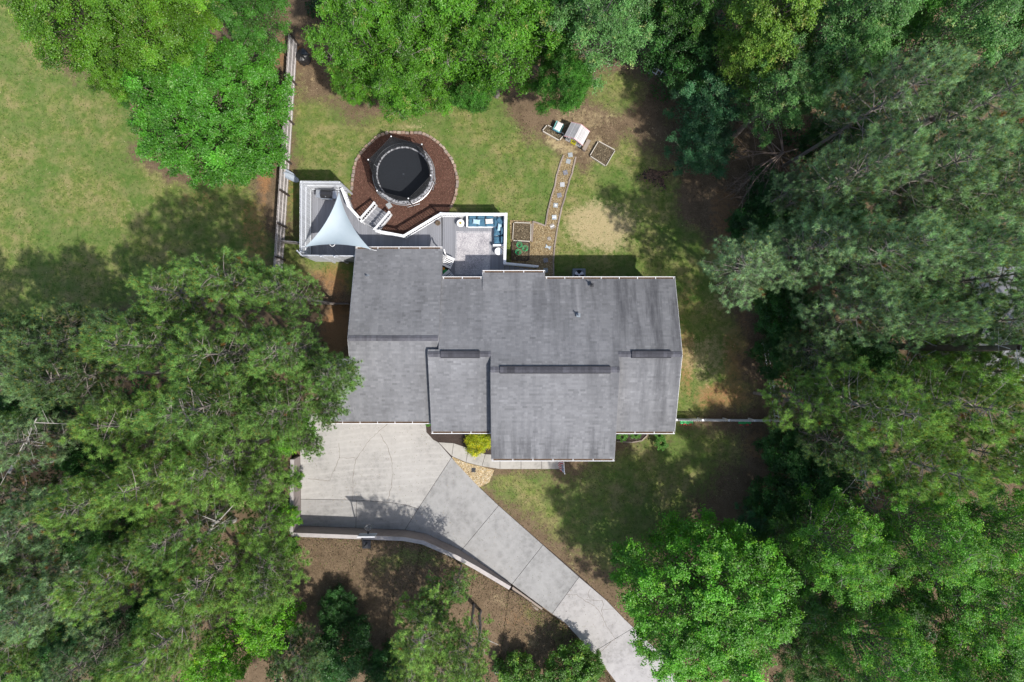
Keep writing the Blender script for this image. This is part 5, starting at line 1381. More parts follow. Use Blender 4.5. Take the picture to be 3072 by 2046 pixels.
def leaf_crown(R, H, seed, pal, leaf=.12, lai=2.8, ncl=46, low=.35, flat=.8, clr=(.16, .26), openness=0.0, trunk_r=None, twigs=10, droopy=False, ragged=.25):
    """crown grown on limbs: limb -> clump -> sprays -> leaves.  base at z=0, top at z=H"""
    r_ = np.random.default_rng(seed); Vs = []; Fs = []
    Hc = H * (1 - low); z0 = H * low
    tr0 = trunk_r or .014 * H + .02
    th = z0 + Hc * .45
    quadtube_np([(0, 0, -.05), (.05, .03, z0 * .6), (0, 0, z0), (.08, -.05, th)], [tr0 * 1.25, tr0, tr0 * .9, tr0 * .5], Vs, Fs, 8)
    ph_ = r_.uniform(0, 6.3, 4)
    C = []; RC = []
    for k in range(ncl):
        u = (k + .5) / ncl; a = k * 2.39996 + r_.normal(0, .25); rr = math.sqrt(u) * .90
        edge = 1 + ragged * (.5 * math.sin(2 * a + ph_[0]) + .35 * math.sin(3 * a + ph_[1]) + .35 * math.sin(5 * a + ph_[2])) * rr
        rc = R * r_.uniform(*clr); rad_ = max(0, R * rr * edge + r_.normal(0, .05 * R)); 
        z = z0 + Hc * (.12 + flat * math.sqrt(max(0, 1 - rr ** 2 * .98)) * .95) + r_.normal(0, .07 * Hc)
        z = min(z, H - rc * .3)
        C.append((math.cos(a) * rad_, math.sin(a) * rad_, z)); RC.append(rc)
        if rr > .6 and r_.random() < .6:
            C.append((math.cos(a + .2) * rad_ * .92, math.sin(a + .2) * rad_ * .92, z0 + (z - z0) * .35)); RC.append(rc * .95)
    C = np.array(C); RC = np.array(RC)
    for c, rc in zip(C, RC):
        st_h = z0 + (c[2] - z0) * .25; m = c * np.array([.5, .5, 0]) + np.array([r_.normal(0, .1 * R), r_.normal(0, .1 * R), st_h + (c[2] - st_h) * .6])
        quadtube_np([(0, 0, st_h), tuple(m), tuple(c)], [tr0 * .3, tr0 * .16, .012], Vs, Fs, 4)
    LC = []; LN = []; LCOL = []; LL = []
    base, new, share_ = PAL[pal]; base = np.array(base); new = np.array(new)
    area = .33 * leaf * leaf * 1.3
    for c, rc in zip(C, RC):
        tone = r_.normal(1, .19); n = int(lai * math.pi * rc * rc / area * (1 - openness)); ns = max(6, int((rc / .30) ** 2 * 3.2))
        sd_ = r_.normal(size=(ns, 3)); sd_[:, 2] = np.abs(sd_[:, 2]) * .9 + .05 if not droopy else sd_[:, 2] * .6
        sd_ /= np.linalg.norm(sd_, axis=1, keepdims=True); sl_ = rc * r_.uniform(.65, 1.22, ns)
        pick = r_.integers(0, ns, n); t = r_.random(n) ** .55
        p = c + sd_[pick] * (sl_[pick] * t)[:, None] * np.array([1, 1, .75]) + r_.normal(0, .075 + .035 * rc, (n, 3))
        nn = sd_[pick] * .45 + r_.normal(0, .42, (n, 3)) + np.array([0, 0, .75])
        isnew = (r_.random(ns) < share_)[pick] & (t > .6)
        stone_ = r_.normal(1, .12, ns)[pick][:, None]
        col = np.where(isnew[:, None], new, base) * tone * stone_ * r_.uniform(.84, 1.16, (n, 1)); col[:, 0] *= r_.uniform(.88, 1.15, n)
        LC.append(p); LN.append(nn); LCOL.append(col); LL.append(leaf * r_.uniform(.65, 1.25, n))
        for s in range(0, ns, 3): quadtube_np([tuple(c), tuple(c + sd_[s] * sl_[s] * .9)], [.014, .004], Vs, Fs, 3)
    nf = int(lai * .42 * math.pi * R * R / area); fa_ = r_.uniform(0, 6.283, nf); fr_ = np.sqrt(r_.random(nf)) * R * .8
    LC.append(np.stack([np.cos(fa_) * fr_, np.sin(fa_) * fr_, z0 + Hc * (.18 + .42 * np.sqrt(1 - (fr_ / R) ** 2)) + r_.normal(0, .10 * Hc, nf)], 1)); LN.append(r_.normal(0, .5, (nf, 3)) + np.array([0, 0, .8]))
    LCOL.append(base * r_.uniform(.65, 1.1, (nf, 1))); LL.append(leaf * r_.uniform(.8, 1.4, nf))
    for k in range(twigs):
        c = C[r_.integers(0, len(C))]; p = c + np.array([r_.normal(0, .2), r_.normal(0, .2), .35 * R * .25 + .2]); q = p + r_.normal(0, .5, 3) * np.array([1, 1, .4])
        quadtube_np([tuple(c), tuple(p), tuple(q)], [.014, .010, .004], Vs, Fs, 4)
        for s in range(3):
            e = q * .5 + p * .5; quadtube_np([tuple(e), tuple(e + r_.normal(0, .28, 3) * np.array([1, 1, .4]))], [.012, .004], Vs, Fs, 3)
    LC = np.concatenate(LC); LN = np.concatenate(LN); LCOL = np.concatenate(LCOL).clip(0, .9); LL = np.concatenate(LL)
    V, F, c = leafquads(LC, LN, LL, LL * .66, LCOL, r_.normal(size=LC.shape))
    return (Vs, Fs), (V, F, c)

_variants = {}
def get_variant(kind, R, H, v):
    key = (kind, v)
    if key in _variants: return _variants[key]
    s = hash_(kind) + v * 17
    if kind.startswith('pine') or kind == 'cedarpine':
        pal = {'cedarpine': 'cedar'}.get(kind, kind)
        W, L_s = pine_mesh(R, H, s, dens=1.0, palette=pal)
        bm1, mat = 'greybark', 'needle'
    else:
        kw = dict(oak=dict(leaf=.13, ncl=44, twigs=26, clr=(.15, .23)), oak_y=dict(leaf=.13, ncl=44, twigs=12, clr=(.15, .23)), oak_d=dict(leaf=.125, ncl=40, twigs=10),
                  round=dict(leaf=.12, ncl=150, low=.22, flat=.85, clr=(.09, .14), twigs=0, lai=2.6, ragged=.12), poplar=dict(leaf=.125, ncl=40, clr=(.16, .25), lai=2.6, twigs=8), lime=dict(leaf=.13, ncl=44, twigs=3),
                  maple=dict(leaf=.12, ncl=120, low=.18, flat=.92, clr=(.085, .15), lai=2.9, twigs=0, ragged=.2), feather=dict(leaf=.11, ncl=46, clr=(.13, .24), lai=1.9, twigs=26, droopy=False, openness=.1, ragged=.4),
                  feather_d=dict(leaf=.11, ncl=40, clr=(.16, .26), lai=1.6, twigs=26, ragged=.4), dark=dict(leaf=.13, ncl=30, low=.15, clr=(.2, .3), twigs=3), bluegreen=dict(leaf=.10, ncl=34, low=.12, clr=(.16, .26), twigs=0, ragged=.4),
                  vivid=dict(leaf=.12, ncl=44, low=.2, clr=(.13, .2), twigs=0, ragged=.3), shrub=dict(leaf=.12, ncl=26, low=.1, clr=(.18, .28), twigs=0, ragged=.35))[kind]
        W, L_s = leaf_crown(R, H, s, kind, **kw); mat = 'leaf'
        bm1 = {'oak': 'greybark', 'feather': 'greybark', 'feather_d': 'greybark', 'poplar': 'greybark'}.get(kind, 'bark')
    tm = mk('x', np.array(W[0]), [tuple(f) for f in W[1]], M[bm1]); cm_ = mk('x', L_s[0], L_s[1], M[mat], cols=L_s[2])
    res = (tm.data, cm_.data, R, H); bpy.data.objects.remove(tm); bpy.data.objects.remove(cm_)
    _variants[key] = res; return res
def hash_(s_): return sum(ord(c) * (i + 3) for i, c in enumerate(s_)) % 9973
NV = {'pine': 3, 'pine_blue': 3, 'pine_yel': 2, 'pine_dark': 2, 'oak': 3, 'oak_y': 2, 'poplar': 2, 'feather': 3, 'feather_d': 1, 'dark': 1, 'bluegreen': 1, 'shrub': 1}
STD = {'pine': (4, 17), 'pine_blue': (4, 18), 'pine_yel': (4, 17), 'pine_dark': (3.6, 14), 'cedarpine': (2.5, 8), 'oak': (4.2, 13), 'oak_y': (4.4, 13), 'oak_d': (4, 11), 'round': (5.0, 7), 'poplar': (3.6, 16), 'lime': (3.4, 14),
       'maple': (5.3, 11), 'feather': (3.8, 14), 'feather_d': (3.4, 11), 'dark': (3.0, 6), 'bluegreen': (2.6, 7), 'vivid': (2.4, 9), 'shrub': (1.8, 3)}
cnt = {}
def tree(kind, px_, py_, rpx, H, label, group, name=None, cat='tree', zb=0.0, R=None):
    if kind == 'oak_d' and 'lower dark' in label: pass
    zc = zb + H * (.72 if kind.startswith('pine') else .62)
    x, y, _ = P(px_, py_, zc); Rm = R or rpx / PPM * (HC - zc) / HC
    c = cnt.get(kind, 0); cnt[kind] = c + 1; nv_ = NV.get(kind, 1)
    sR, sH = STD[kind]; tm, cm_, R0, H0 = get_variant(kind, sR, sH, c % nv_)
    if name is None: name = 'pine_tree' if kind.startswith('pine') else 'shrub' if kind == 'shrub' else 'cedar_tree' if kind in ('bluegreen', 'cedarpine') else 'broadleaf_tree'
    lean = 0.0                       # edge trees root in the wood and lean towards the light
    if px_ < 1000 and py_ > 1000:
        lim = -16.0 if y < -5.2 else -13.0
        if x > lim: lean = x - lim
    elif px_ > 2200 and 560 < py_ < 1300 and x < 15.5: lean = x - 15.5
    ly = 2.6 if (py_ > 200 and py_ < 300 and 1000 < px_ < 1800) else 0.0
    t = thing(name, label, cat, (x - lean, y + ly, zb), 0, group); t.rotation_euler = (math.atan2(ly, zc - zb), math.atan2(lean, zc - zb), 0)
    rz_ = random.uniform(0, 6.28); f = Rm / R0 * random.uniform(.97, 1.05); g = f * random.uniform(.92, 1.08)
    for me, nm in ((tm, 'trunk'), (cm_, 'crown')):
        o = bpy.data.objects.new(nm, me); COL.objects.link(o); o.parent = t; o.rotation_euler = (0, 0, rz_); o.scale = (f, g, H / H0)
        if nm == 'crown': o['kind'] = 'stuff'
    return t
GP, GO, GM, GF, GU = 'pines of the west and east woods', 'oaks along the back of the yard', 'tall broadleaf trees in the north-east wood', 'feathery trees in the south-east wood', 'understory at the wood edges'
TREES = [
 # top left
 ('oak_y', 250, 60, 190, 13, 'yellow-green oak at the top left corner beside the open lawn', GO), ('oak_y', 475, 85, 165, 12, 'yellow-green oak just north-west of the round tree', GO),
 ('oak_d', 760, 30, 120, 11, 'darker oak at the top end of the plank fence', GO), ('oak_y', 560, -20, 140, 13, 'oak in the top row between the two yellow-green oaks', GO),
 ('oak_y', 360, 215, 100, 9, 'lower oak hanging over the left lawn', GO), ('oak_d', 440, 270, 70, 7, 'small dark oak tucked between the low oak and the round tree', GO),
 ('round', 637, 335, 240, 8, 'low dense round-crowned tree filling the corner by the plank fence', None),
 # top centre
 ('oak', 1110, 110, 150, 13, 'oak spreading over the covered barbecue', GO), ('oak', 1270, 60, 190, 14, 'oak with white twigs at the top centre', GO), ('oak', 1240, 235, 130, 11, 'oak bough mass hanging lowest towards the trampoline', GO),
 ('oak', 1480, 120, 180, 14, 'oak at the top between the trampoline and the playhouse', GO), ('oak', 1075, 235, 90, 9, 'smaller oak crown left above the trampoline', GO), ('oak_d', 1420, 260, 90, 9, 'small oak crown at the lawn edge above the trampoline', GO),
 ('poplar', 1790, 90, 150, 15, 'pale-leaved tree at the top above the playhouse', GM), ('oak_d', 1690, 245, 95, 12, 'bluish oak drooping over the playhouse', GO), ('oak_d', 1640, 60, 120, 12, 'oak behind the pale-leaved tree at the top', GO),
 # top right
 ('dark', 1990, 60, 130, 8, 'dark low tree in the gap at the top right of centre', GU), ('dark', 2080, 180, 100, 7, 'dark tree behind the short white fence', GU), ('feather_d', 2060, 10, 110, 11, 'light feathery tree at the top edge of the dark gap', GM),
 ('bluegreen', 2125, 310, 105, 7, 'blue-green cedar at the wood edge below the short white fence', GU), ('bluegreen', 2110, 440, 95, 5, 'low cedar left of the bare dead tree', GU),
 ('lime', 2290, 80, 150, 14, 'yellow-green tree at the top right of centre', GM), ('lime', 2240, 190, 90, 12, 'smaller yellow-green tree beneath the larger one', GM),
 ('poplar', 2330, 290, 110, 12, 'pale-leaved tree standing over the blue-green cedar', GM), ('poplar', 2540, 80, 150, 16, 'broad pale-leaved tree in the top right wood', GM), ('poplar', 2820, 110, 150, 16, 'pale-leaved tree right of the broad one at the top', GM),
 ('poplar', 2480, 220, 95, 14, 'pale-leaved tree touching the first blue pine', GM), ('poplar', 3030, 230, 110, 14, 'pale-leaved tree at the right edge of the photo', GM), ('oak_d', 2680, 30, 120, 14, 'green tree between the pale-leaved ones at the top', GM), ('oak_d', 2990, 60, 130, 13, 'green tree in the top right corner', GM),
 # right pines
 ('pine_blue', 2660, 300, 150, 18, 'greyish pine touching the pale-leaved trees in the top right wood', GP), ('pine_blue', 2900, 330, 150, 18, 'greyish pine in the upper right wood near the photo edge', GP), ('pine_blue', 2560, 520, 120, 19, 'dark pine standing in the gap right of the bare tree', GP),
 ('pine_blue', 2780, 520, 160, 19, 'grey-green pine right of the thick leaning trunk', GP), ('pine_blue', 2990, 560, 150, 19, 'grey-green pine at the right edge, upper middle', GP), ('pine_blue', 2400, 560, 85, 11, 'small pine over the lower boughs of the bare tree', GP),
 ('pine_blue', 2240, 800, 130, 13, 'pine reaching furthest left over the east lawn', GP), ('pine_blue', 2430, 740, 140, 15, 'pine with round tufts behind the furthest left one', GP), ('pine_blue', 2620, 760, 150, 19, 'bright tufted pine in the middle of the east wood', GP),
 ('pine_blue', 2830, 760, 150, 19, 'tufted pine north of the neighbouring house', GP), ('pine_blue', 3030, 820, 140, 19, 'pine at the right edge beside the neighbouring roof', GP), ('pine_blue', 2560, 930, 130, 15, 'pine west of the neighbouring roof', GP),
 ('pine_blue', 2730, 960, 100, 18, 'narrow pine covering the corner of the neighbouring roof', GP), ('pine_dark', 2450, 1050, 95, 10, 'small dim pine west of the brown trunk', GP), ('pine_yel', 2410, 1210, 110, 11, 'pine just north of the end of the picket fence', GP),
 ('pine_yel', 2620, 1220, 150, 18, 'pine with grey dead twigs south-west of the neighbouring roof', GP), ('pine_yel', 2850, 1210, 160, 18, 'yellow-tipped pine south of the neighbouring roof', GP), ('pine_yel', 3030, 1120, 120, 18, 'yellow-tipped pine at the right edge', GP), 
 ('pine_yel', 2740, 1390, 140, 17, 'southernmost pine of the east wood', GP), ('pine_yel', 2950, 1360, 110, 17, 'pine beside the strip of road at the right edge', GP), ('pine_dark', 2510, 1330, 90, 12, 'dim low pine in the dark gap south of the picket fence', GP),
 ('pine_blue', 2960, 960, 120, 16, 'pine leaning over the neighbouring roof', GP), ('pine_yel', 2880, 1110, 110, 13, 'yellow-tipped pine hiding the front of the neighbouring house', GP),
 # right understory
 ('dark', 2270, 680, 80, 4, 'dark green bush between the bare tree and the leftmost east pine', GU), ('dark', 2390, 650, 90, 6, 'dark leafy tree below the bare tree', GU), ('dark', 2370, 930, 95, 6, 'leafy green tree showing below the leftmost east pines', GU), ('shrub', 2310, 900, 55, 3, 'light shrub at the litter edge east of the house', GU),
 ('dark', 2340, 1060, 80, 5, 'dark bush against the upper picket fence', GU), ('dark', 2560, 1090, 110, 7, 'green tree in the gap round the brown trunk', GU), ('dark', 2370, 1360, 85, 5, 'dark tree just south of the picket fence end', GU), ('dark', 2450, 1450, 110, 6, 'dark tree between the southernmost pine and the lawn', GU),
 ('dark', 2330, 1500, 80, 5, 'dark tree at the lower lawn edge', GU), ('bluegreen', 2270, 1570, 60, 4, 'small cedar behind the big maple', GU), ('dark', 2300, 560, 60, 3, 'bush under the dead tree boughs', GU), ('dark', 2530, 400, 90, 7, 'dark tree under the upper blue pines', GU),
 ('dark', 2500, 640, 110, 6, 'dark green tree filling the gap below the dark pine', GU), ('dark', 2760, 880, 110, 6, 'green undergrowth tree west of the neighbouring house', GU), ('dark', 2900, 640, 120, 6, 'dark undergrowth tree under the right edge pines', GU), ('dark', 2680, 1180, 120, 6, 'dark undergrowth tree under the yellow-tipped pines', GU),
 # bottom right
 ('maple', 2115, 1790, 275, 11, 'large bright green maple beside the lower driveway', None),
 ('feather', 2500, 1640, 150, 13, 'feathery tree right of the maple top', GF), ('feather', 2740, 1590, 160, 14, 'feathery tree south of the southernmost pine', GF), ('feather', 2970, 1580, 150, 14, 'feathery tree at the right edge below the road strip', GF),
 ('feather_d', 2440, 1800, 120, 9, 'dark feathery tree right of the maple middle', GF), ('feather_d', 2660, 1780, 110, 10, 'dark feathery tree in the south-east gap', GF), ('feather', 2900, 1810, 160, 14, 'feathery tree at the right, lower middle', GF), ('feather', 2600, 1930, 150, 14, 'feathery tree low in the south-east wood', GF),
 ('feather', 2790, 2010, 130, 14, 'feathery tree on the bottom edge of the south-east wood', GF), ('feather', 3010, 2000, 130, 14, 'feathery tree in the bottom right corner', GF), ('feather_d', 2400, 1960, 90, 8, 'dark feathery tree beside the foot of the maple', GF), ('feather_d', 2350, 1620, 80, 7, 'dim feathery tree touching the maple top', GF),
 # left pines
 ('pine', 560, 880, 130, 15, 'pine at the lower edge of the left lawn', GP), ('pine', 720, 850, 120, 16, 'pine beneath the end of the plank fence, left one', GP), ('pine', 850, 880, 95, 15, 'pine beneath the end of the plank fence, right one', GP), ('pine_dark', 400, 1000, 115, 12, 'dim pine left of the lawn-edge pine', GP),
 ('pine_dark', 190, 1030, 120, 13, 'dim pine on the far left below the lawn', GP), ('pine_dark', 40, 1010, 90, 12, 'dim pine on the left edge below the lawn', GP), ('pine', 480, 1040, 130, 18, 'yellow-tipped pine in the middle of the west wood', GP), ('pine', 680, 1060, 140, 18, 'yellow-tipped pine west of the garage', GP),
 ('pine', 860, 1050, 120, 17, 'pine with boughs near the garage wing', GP), ('pine', 985, 1120, 115, 15, 'pine whose boughs overhang the garage roof', GP), ('pine', 985, 1225, 70, 13, 'smaller pine leaning over the lean-to corner of the garage roof', GP), ('pine', 930, 1330, 60, 9, 'small pine leaning over the top of the driveway', GP), ('pine', 640, 1210, 140, 19, 'tallest pine of the west wood', GP), ('pine', 840, 1230, 120, 15, 'pine beside the garage corner', GP),
 ('pine_yel', 410, 1260, 130, 16, 'olive pine left of the tallest one', GP), ('pine_dark', 210, 1140, 130, 14, 'dim pine in the west wood, upper left', GP), ('pine_blue', 50, 1120, 110, 15, 'greyish pine on the left edge', GP), ('pine_blue', 60, 1330, 100, 14, 'greyish pine near the orange clearing', GP),
 ('pine_yel', 660, 1390, 140, 17, 'olive pine level with the driveway top', GP), ('pine_yel', 500, 1430, 140, 18, 'yellow-tipped pine in the lower west wood', GP), ('pine_yel', 780, 1440, 100, 14, 'light green pine beside the driveway', GP), ('pine_yel', 330, 1480, 130, 17, 'pine right of the orange clearing', GP),
 ('pine_blue', 130, 1560, 120, 15, 'pine below the orange clearing', GP), ('pine', 570, 1580, 120, 16, 'pine left of the retaining wall corner', GP), ('pine_yel', 790, 1570, 90, 13, 'light pine touching the retaining wall corner', GP), ('pine_yel', 380, 1700, 130, 16, 'pine above the yellow-green cedar', GP),
 ('pine_blue', 190, 1780, 130, 16, 'grey-green pine low on the left', GP), ('pine', 60, 1920, 100, 15, 'pine in the bottom left corner', GP), ('pine_yel', 610, 1740, 120, 15, 'pine left of the brown bank', GP), ('pine_yel', 800, 1740, 120, 14, 'light pine at the left end of the brown bank', GP),
 ('pine_yel', 520, 1900, 130, 16, 'pine left of the vivid green tree', GP), ('pine_yel', 400, 2020, 110, 15, 'pine on the bottom edge at the left', GP), ('pine_blue', 220, 2010, 100, 14, 'bluish pine on the bottom edge at the far left', GP), ('pine_dark', 900, 2000, 100, 9, 'low dim pine right of the vivid green tree', GP),
 ('dark', 70, 1230, 90, 6, 'dark tree filling the far left gap above the orange clearing', GU), ('dark', 280, 1370, 90, 7, 'dark tree right of the orange clearing', GU), ('pine_dark', 30, 1480, 90, 11, 'dim pine at the left edge beside the orange clearing', GP), ('dark', 300, 1610, 100, 7, 'dark tree under the lower west pines', GU), ('pine_dark', 60, 1720, 100, 11, 'dim pine at the left edge in the lower west wood', GP), ('dark', 480, 1820, 90, 6, 'dark tree above the yellowish cedar', GU), ('dark', 90, 2010, 90, 6, 'dark tree in the bottom left corner of the west wood', GU), ('dark', 330, 1930, 80, 6, 'dark tree just right of the yellowish cedar', GU),
 ('vivid', 800, 1860, 100, 8, 'vivid green tree at the foot of the brown bank', None), ('vivid', 660, 1980, 110, 8, 'vivid green tree on the bottom edge of the photo', None), ('vivid', 870, 1300, 75, 5, 'vivid green vine-covered tree by the top of the driveway', None),
 ('bluegreen', 250, 1870, 70, 10, 'yellowish cedar in the lower left wood', GU), ('dark', 1020, 1960, 100, 5, 'dark tree left of the bottom centre pine', GU), ('dark', 1010, 1830, 60, 3, 'dark bush on the brown bank', GU), ('dark', 1160, 2030, 80, 4, 'dark bush on the bottom edge left of centre', GU),
 ('pine_yel', 1270, 1900, 115, 10, 'bright pine at the bottom centre, left part', GP), ('pine_yel', 1400, 1960, 90, 10, 'bright pine at the bottom centre, right part', GP), ('pine_yel', 1330, 2010, 90, 8, 'low bright pine between the bottom centre pines', GP), ('pine', 1300, 1820, 80, 7, 'young pine between the bank and the bottom centre pines', GP), ('pine', 1370, 1760, 60, 6, 'young thin pine on the bank below the driveway', GP), ('pine_yel', 1240, 2010, 90, 9, 'pine on the bottom edge at the centre', GP),
 ('shrub', 1560, 2030, 70, 3, 'dark-leaved shrub on the bottom edge right of the pine', GU), ('shrub', 1700, 2020, 85, 3.5, 'light green shrub beside the bottom of the driveway', GU), ('shrub', 1770, 2000, 50, 2.5, 'small light shrub spilling onto the driveway edge', GU),
 ('shrub', 880, 1440, 40, 2.2, 'green shrub on the west edge of the driveway', GU), ('shrub', 860, 1640, 50, 3, 'green shrub below the retaining wall corner', GU), ('vivid', 850, 1550, 50, 4, 'green tree over the retaining wall corner', None),
]
for k, q in enumerate(TREES):
    kind, px_, py_, rpx, H, lab, grp = q
    zb_ = 0.0
    if px_ < 1550 and py_ > 1640: zb_ = 1.0
    tree(kind, px_, py_, rpx, H, lab, grp, zb=zb_)
# trees past the frame edges, so the wood goes on
OUTSIDE = ['pine past the left edge beside the upper west wood', 'pine past the left edge near the orange clearing', 'pine past the left edge beside the lower west wood', 'pine past the bottom left corner',
 'pine past the bottom edge below the far left pines', 'pine past the bottom edge below the vivid green trees', 'pine past the bottom edge below the bottom centre pines', 'feathery tree past the bottom edge beside the maple foot', 'feathery tree past the bottom edge of the south-east wood',
 'feathery tree past the right edge near the bottom', 'feathery tree past the right edge below the road', 'pine past the right edge beside the upper middle pines', 'pine past the right edge beside the pale-leaved trees',
 'yellow-green tree past the top edge near the right corner', 'yellow-green tree past the top edge above the broad pale-leaved tree', 'yellow-green tree past the top edge above the dark gap', 'yellow-green tree past the top edge above the playhouse oaks', 'yellow-green tree past the top edge above the barbecue',
 'yellow-green tree past the top edge above the left oaks', 'pine past the right edge behind the neighbouring house']
for k, (px_, py_) in enumerate([(-140, 1080), (-150, 1350), (-160, 1700), (-120, 2050), (300, 2230), (800, 2230), (1200, 2260), (2400, 2240), (2800, 2250), (3250, 1900), (3260, 1500), (3250, 600), (3240, 250), (3000, -180), (2500, -190), (2000, -190), (1500, -190), (1000, -190), (500, -190), (3250, 1000)]):
    tree('oak_y' if py_ < 0 else 'pine' if px_ < 1500 else 'feather' if py_ > 1400 else 'pine_blue', px_, py_, 150, 14, OUTSIDE[k], 'surrounding wood')

# bare dead tree
V = []; F = []; bx, by, _ = P(2330, 470, 1.5); r_ = np.random.default_rng(5)
quadtube_np([(0, 0, 0), (.1, 0, 1.2), (.15, .05, 2.4)], [.14, .12, .08], V, F, 8)
for k in range(30):
    a = r_.uniform(1.6, 5.2) if k < 24 else r_.uniform(0, 6.28); L = r_.uniform(2.2, 4.8); z = r_.uniform(.9, 2.6); pts = [(.12, .03, z)]
    for t in (.3, .6, 1): pts.append((math.cos(a + .25 * t) * L * t, math.sin(a + .25 * t) * L * t, z + .5 * t + r_.normal(0, .12)))
    quadtube_np(pts, [.05, .032, .02, .007], V, F, 4)
    for s in range(9):
        t = r_.uniform(.25, .95); p = Vector(pts[1]).lerp(Vector(pts[3]), t); d = r_.normal(0, .45, 3) + np.array([math.cos(a) * .6, math.sin(a) * .6, .1]); q = p + Vector(d)
        quadtube_np([tuple(p), tuple(q)], [.014, .005], V, F, 3); quadtube_np([tuple(p.lerp(q, .5)), tuple(p.lerp(q, .5) + Vector(r_.normal(0, .3, 3)))], [.008, .003], V, F, 3)
bt = thing('bare_tree', 'bare dead brown tree with spreading leafless branches at the wood edge', 'tree', (bx, by, 0))
M['deadbark'] = simple('dead_bark', (.22, .165, .135), .9, .3, 6)
mk('trunk', np.array(V), [tuple(f) for f in F], M['deadbark'], bt, local=True)
# leaning and bare trunks
def snag(label, a, b, r0, r1, mat='bark', group=None, twigs=6):
    t = thing('dead_tree', label, 'dead tree', (a[0], a[1], max(a[2], 0)), 0, group); A_, B_ = Vector(a), Vector(b); V = []; F = []; pts = [A_.lerp(B_, t_) + Vector(r_.normal(0, .05, 3)) for t_ in np.linspace(0, 1, 7)]
    if A_.z > 3: quadtube_np([(A_.x + .2, A_.y, 0), (A_.x - .1, A_.y + .1, A_.z * .5), tuple(A_)], [r0 * 1.6, r0 * 1.3, r0], V, F, 7)
    quadtube_np([tuple(p) for p in pts], list(np.linspace(r0, r1, 7)), V, F, 9)
    mk('trunk', V, F, M[mat], t); V = []; F = []
    for k in range(twigs):
        p = A_.lerp(B_, r_.uniform(.3, 1)); q = p + Vector(r_.normal(0, .9, 3)); quadtube_np([tuple(p), tuple(q)], [.03, .008], V, F, 4)
        for s in range(3): e = p.lerp(q, r_.uniform(.4, 1)); quadtube_np([tuple(e), tuple(e + Vector(r_.normal(0, .35, 3)))], [.012, .004], V, F, 3)
    if V: mk('branches', V, F, M['palebark'], t)['kind'] = 'stuff'
snag('tall bare grey trunk rising from the bank at the bottom centre', P(1440, 1829, .9), P(1434, 2001, 8.3), .11, .07, 'greybark', twigs=3)
snag('thick dark trunk in the upper right wood', P(2470, 530, 2), P(2470, 530, 2)[:2] + (13.5,), .26, .17, 'greybark', 'large trunks showing between the east pines', 16)
snag('dark trunk crossing the gap west of the neighbouring roof', P(2590, 1040, 1), P(2590, 1040, 1)[:2] + (15,), .24, .14, 'bark', 'large trunks showing between the east pines', 14)
snag('dark trunk with silver twigs in the south-east wood', P(2690, 1680, 1), P(2690, 1680, 1)[:2] + (9,), .2, .13, 'greybark', None, 22)
snag('silver dead snag at the left edge of the photo', P(30, 1420, 6), P(110, 1250, 11), .08, .03, 'palebark', None, 14)
snag('fallen grey limb resting in the lower west pines', P(560, 1650, 8), P(660, 1560, 11), .13, .07, 'palebark', None, 12)
for k, (a, b) in enumerate((((2400, 1060), (2480, 1150)), ((2480, 1140), (2640, 1200)), ((2540, 1240), (2660, 1290)), ((2450, 940), (2560, 880)), ((2600, 1390), (2570, 1440)))):
    snag(['upper silver dead bough near the picket fence end', 'long silver dead bough among the yellow-tipped pines', 'lower silver dead bough among the yellow-tipped pines', 'silver dead bough above the picket fence corner', 'silver dead twig bundle by the southernmost pine'][k],
         P(*a, 5), P(*b, 8), .04, .018, 'palebark', 'silver dead boughs in the east wood', 12)

# garden shrubs
def bush(px_, py_, rpx, H, pal, label, seed, name='bush', leaf=.07, cat='bush', group=None, zc=.6):
    x, y, _ = P(px_, py_, zc); R = rpx / PPM * (HC - zc) / HC
    W, L_s = leaf_crown(R, H, seed, pal, leaf=leaf, ncl=34, low=.05, flat=.9, clr=(.2, .3), trunk_r=.03, twigs=0, lai=4, ragged=.08)
    t = thing(name, label, cat, (x, y, 0), 0, group); mk('stem', np.array(W[0]), [tuple(f) for f in W[1]], M['bark'], t, local=True); mk('foliage', L_s[0], L_s[1], M['leaf'], t, local=True, cols=L_s[2])['kind'] = 'stuff'
bush(1433, 1326, 38, 1.25, 'gold', 'round golden-yellow bush in the dark mulch bed by the walkway', 3)
def fern(px_, py_, rpx, label, seed, H=.7):
    x, y, _ = P(px_, py_, .4); R = rpx / PPM; r2 = np.random.default_rng(seed); C = []; Nn = []
    for k in range(26):
        a = r2.uniform(0, 6.28); L = R * r2.uniform(.6, 1.1)
        for s in np.linspace(.1, 1, 26):
            for sd in (-1, 1):
                wd = .12 * (1 - s) + .03; C.append((math.cos(a) * L * s - math.sin(a) * sd * wd, math.sin(a) * L * s + math.cos(a) * sd * wd, H * math.sin(s * 2.4) + .1)); Nn.append((r2.normal(0, .3), r2.normal(0, .3), 1))
    C = np.array(C); col = np.array((.09, .23, .03)) * r2.uniform(.7, 1.4, (len(C), 1)); V, F, c = leafquads(C, np.array(Nn), .12, .05, col)
    t = thing('fern', label, 'plant', (x, y, 0), 0, 'ferns along the front of the house'); mk('fronds', V, F, M['leaf'], t, local=True, cols=c)['kind'] = 'stuff'
fern(1864, 1308, 17, 'fern at the left end of the front bed', 1); fern(1904, 1300, 17, 'fern tucked under the gutter in the front bed', 2); fern(1982, 1328, 21, 'larger fern standing alone right of the front bed', 3); fern(1974, 1304, 14, 'small fern under the gutter above the lone fern', 4); fern(1284, 1271, 8, 'tiny fern in the corner of the mulch bed', 5, .3)
fe_ = thing('bed_edging', 'curved dark edging round the front shrub bed', 'edging', P(1900, 1325)); ep = [(1850, 1324), (1895, 1327), (1925, 1322), (1940, 1308), (1945, 1290)]
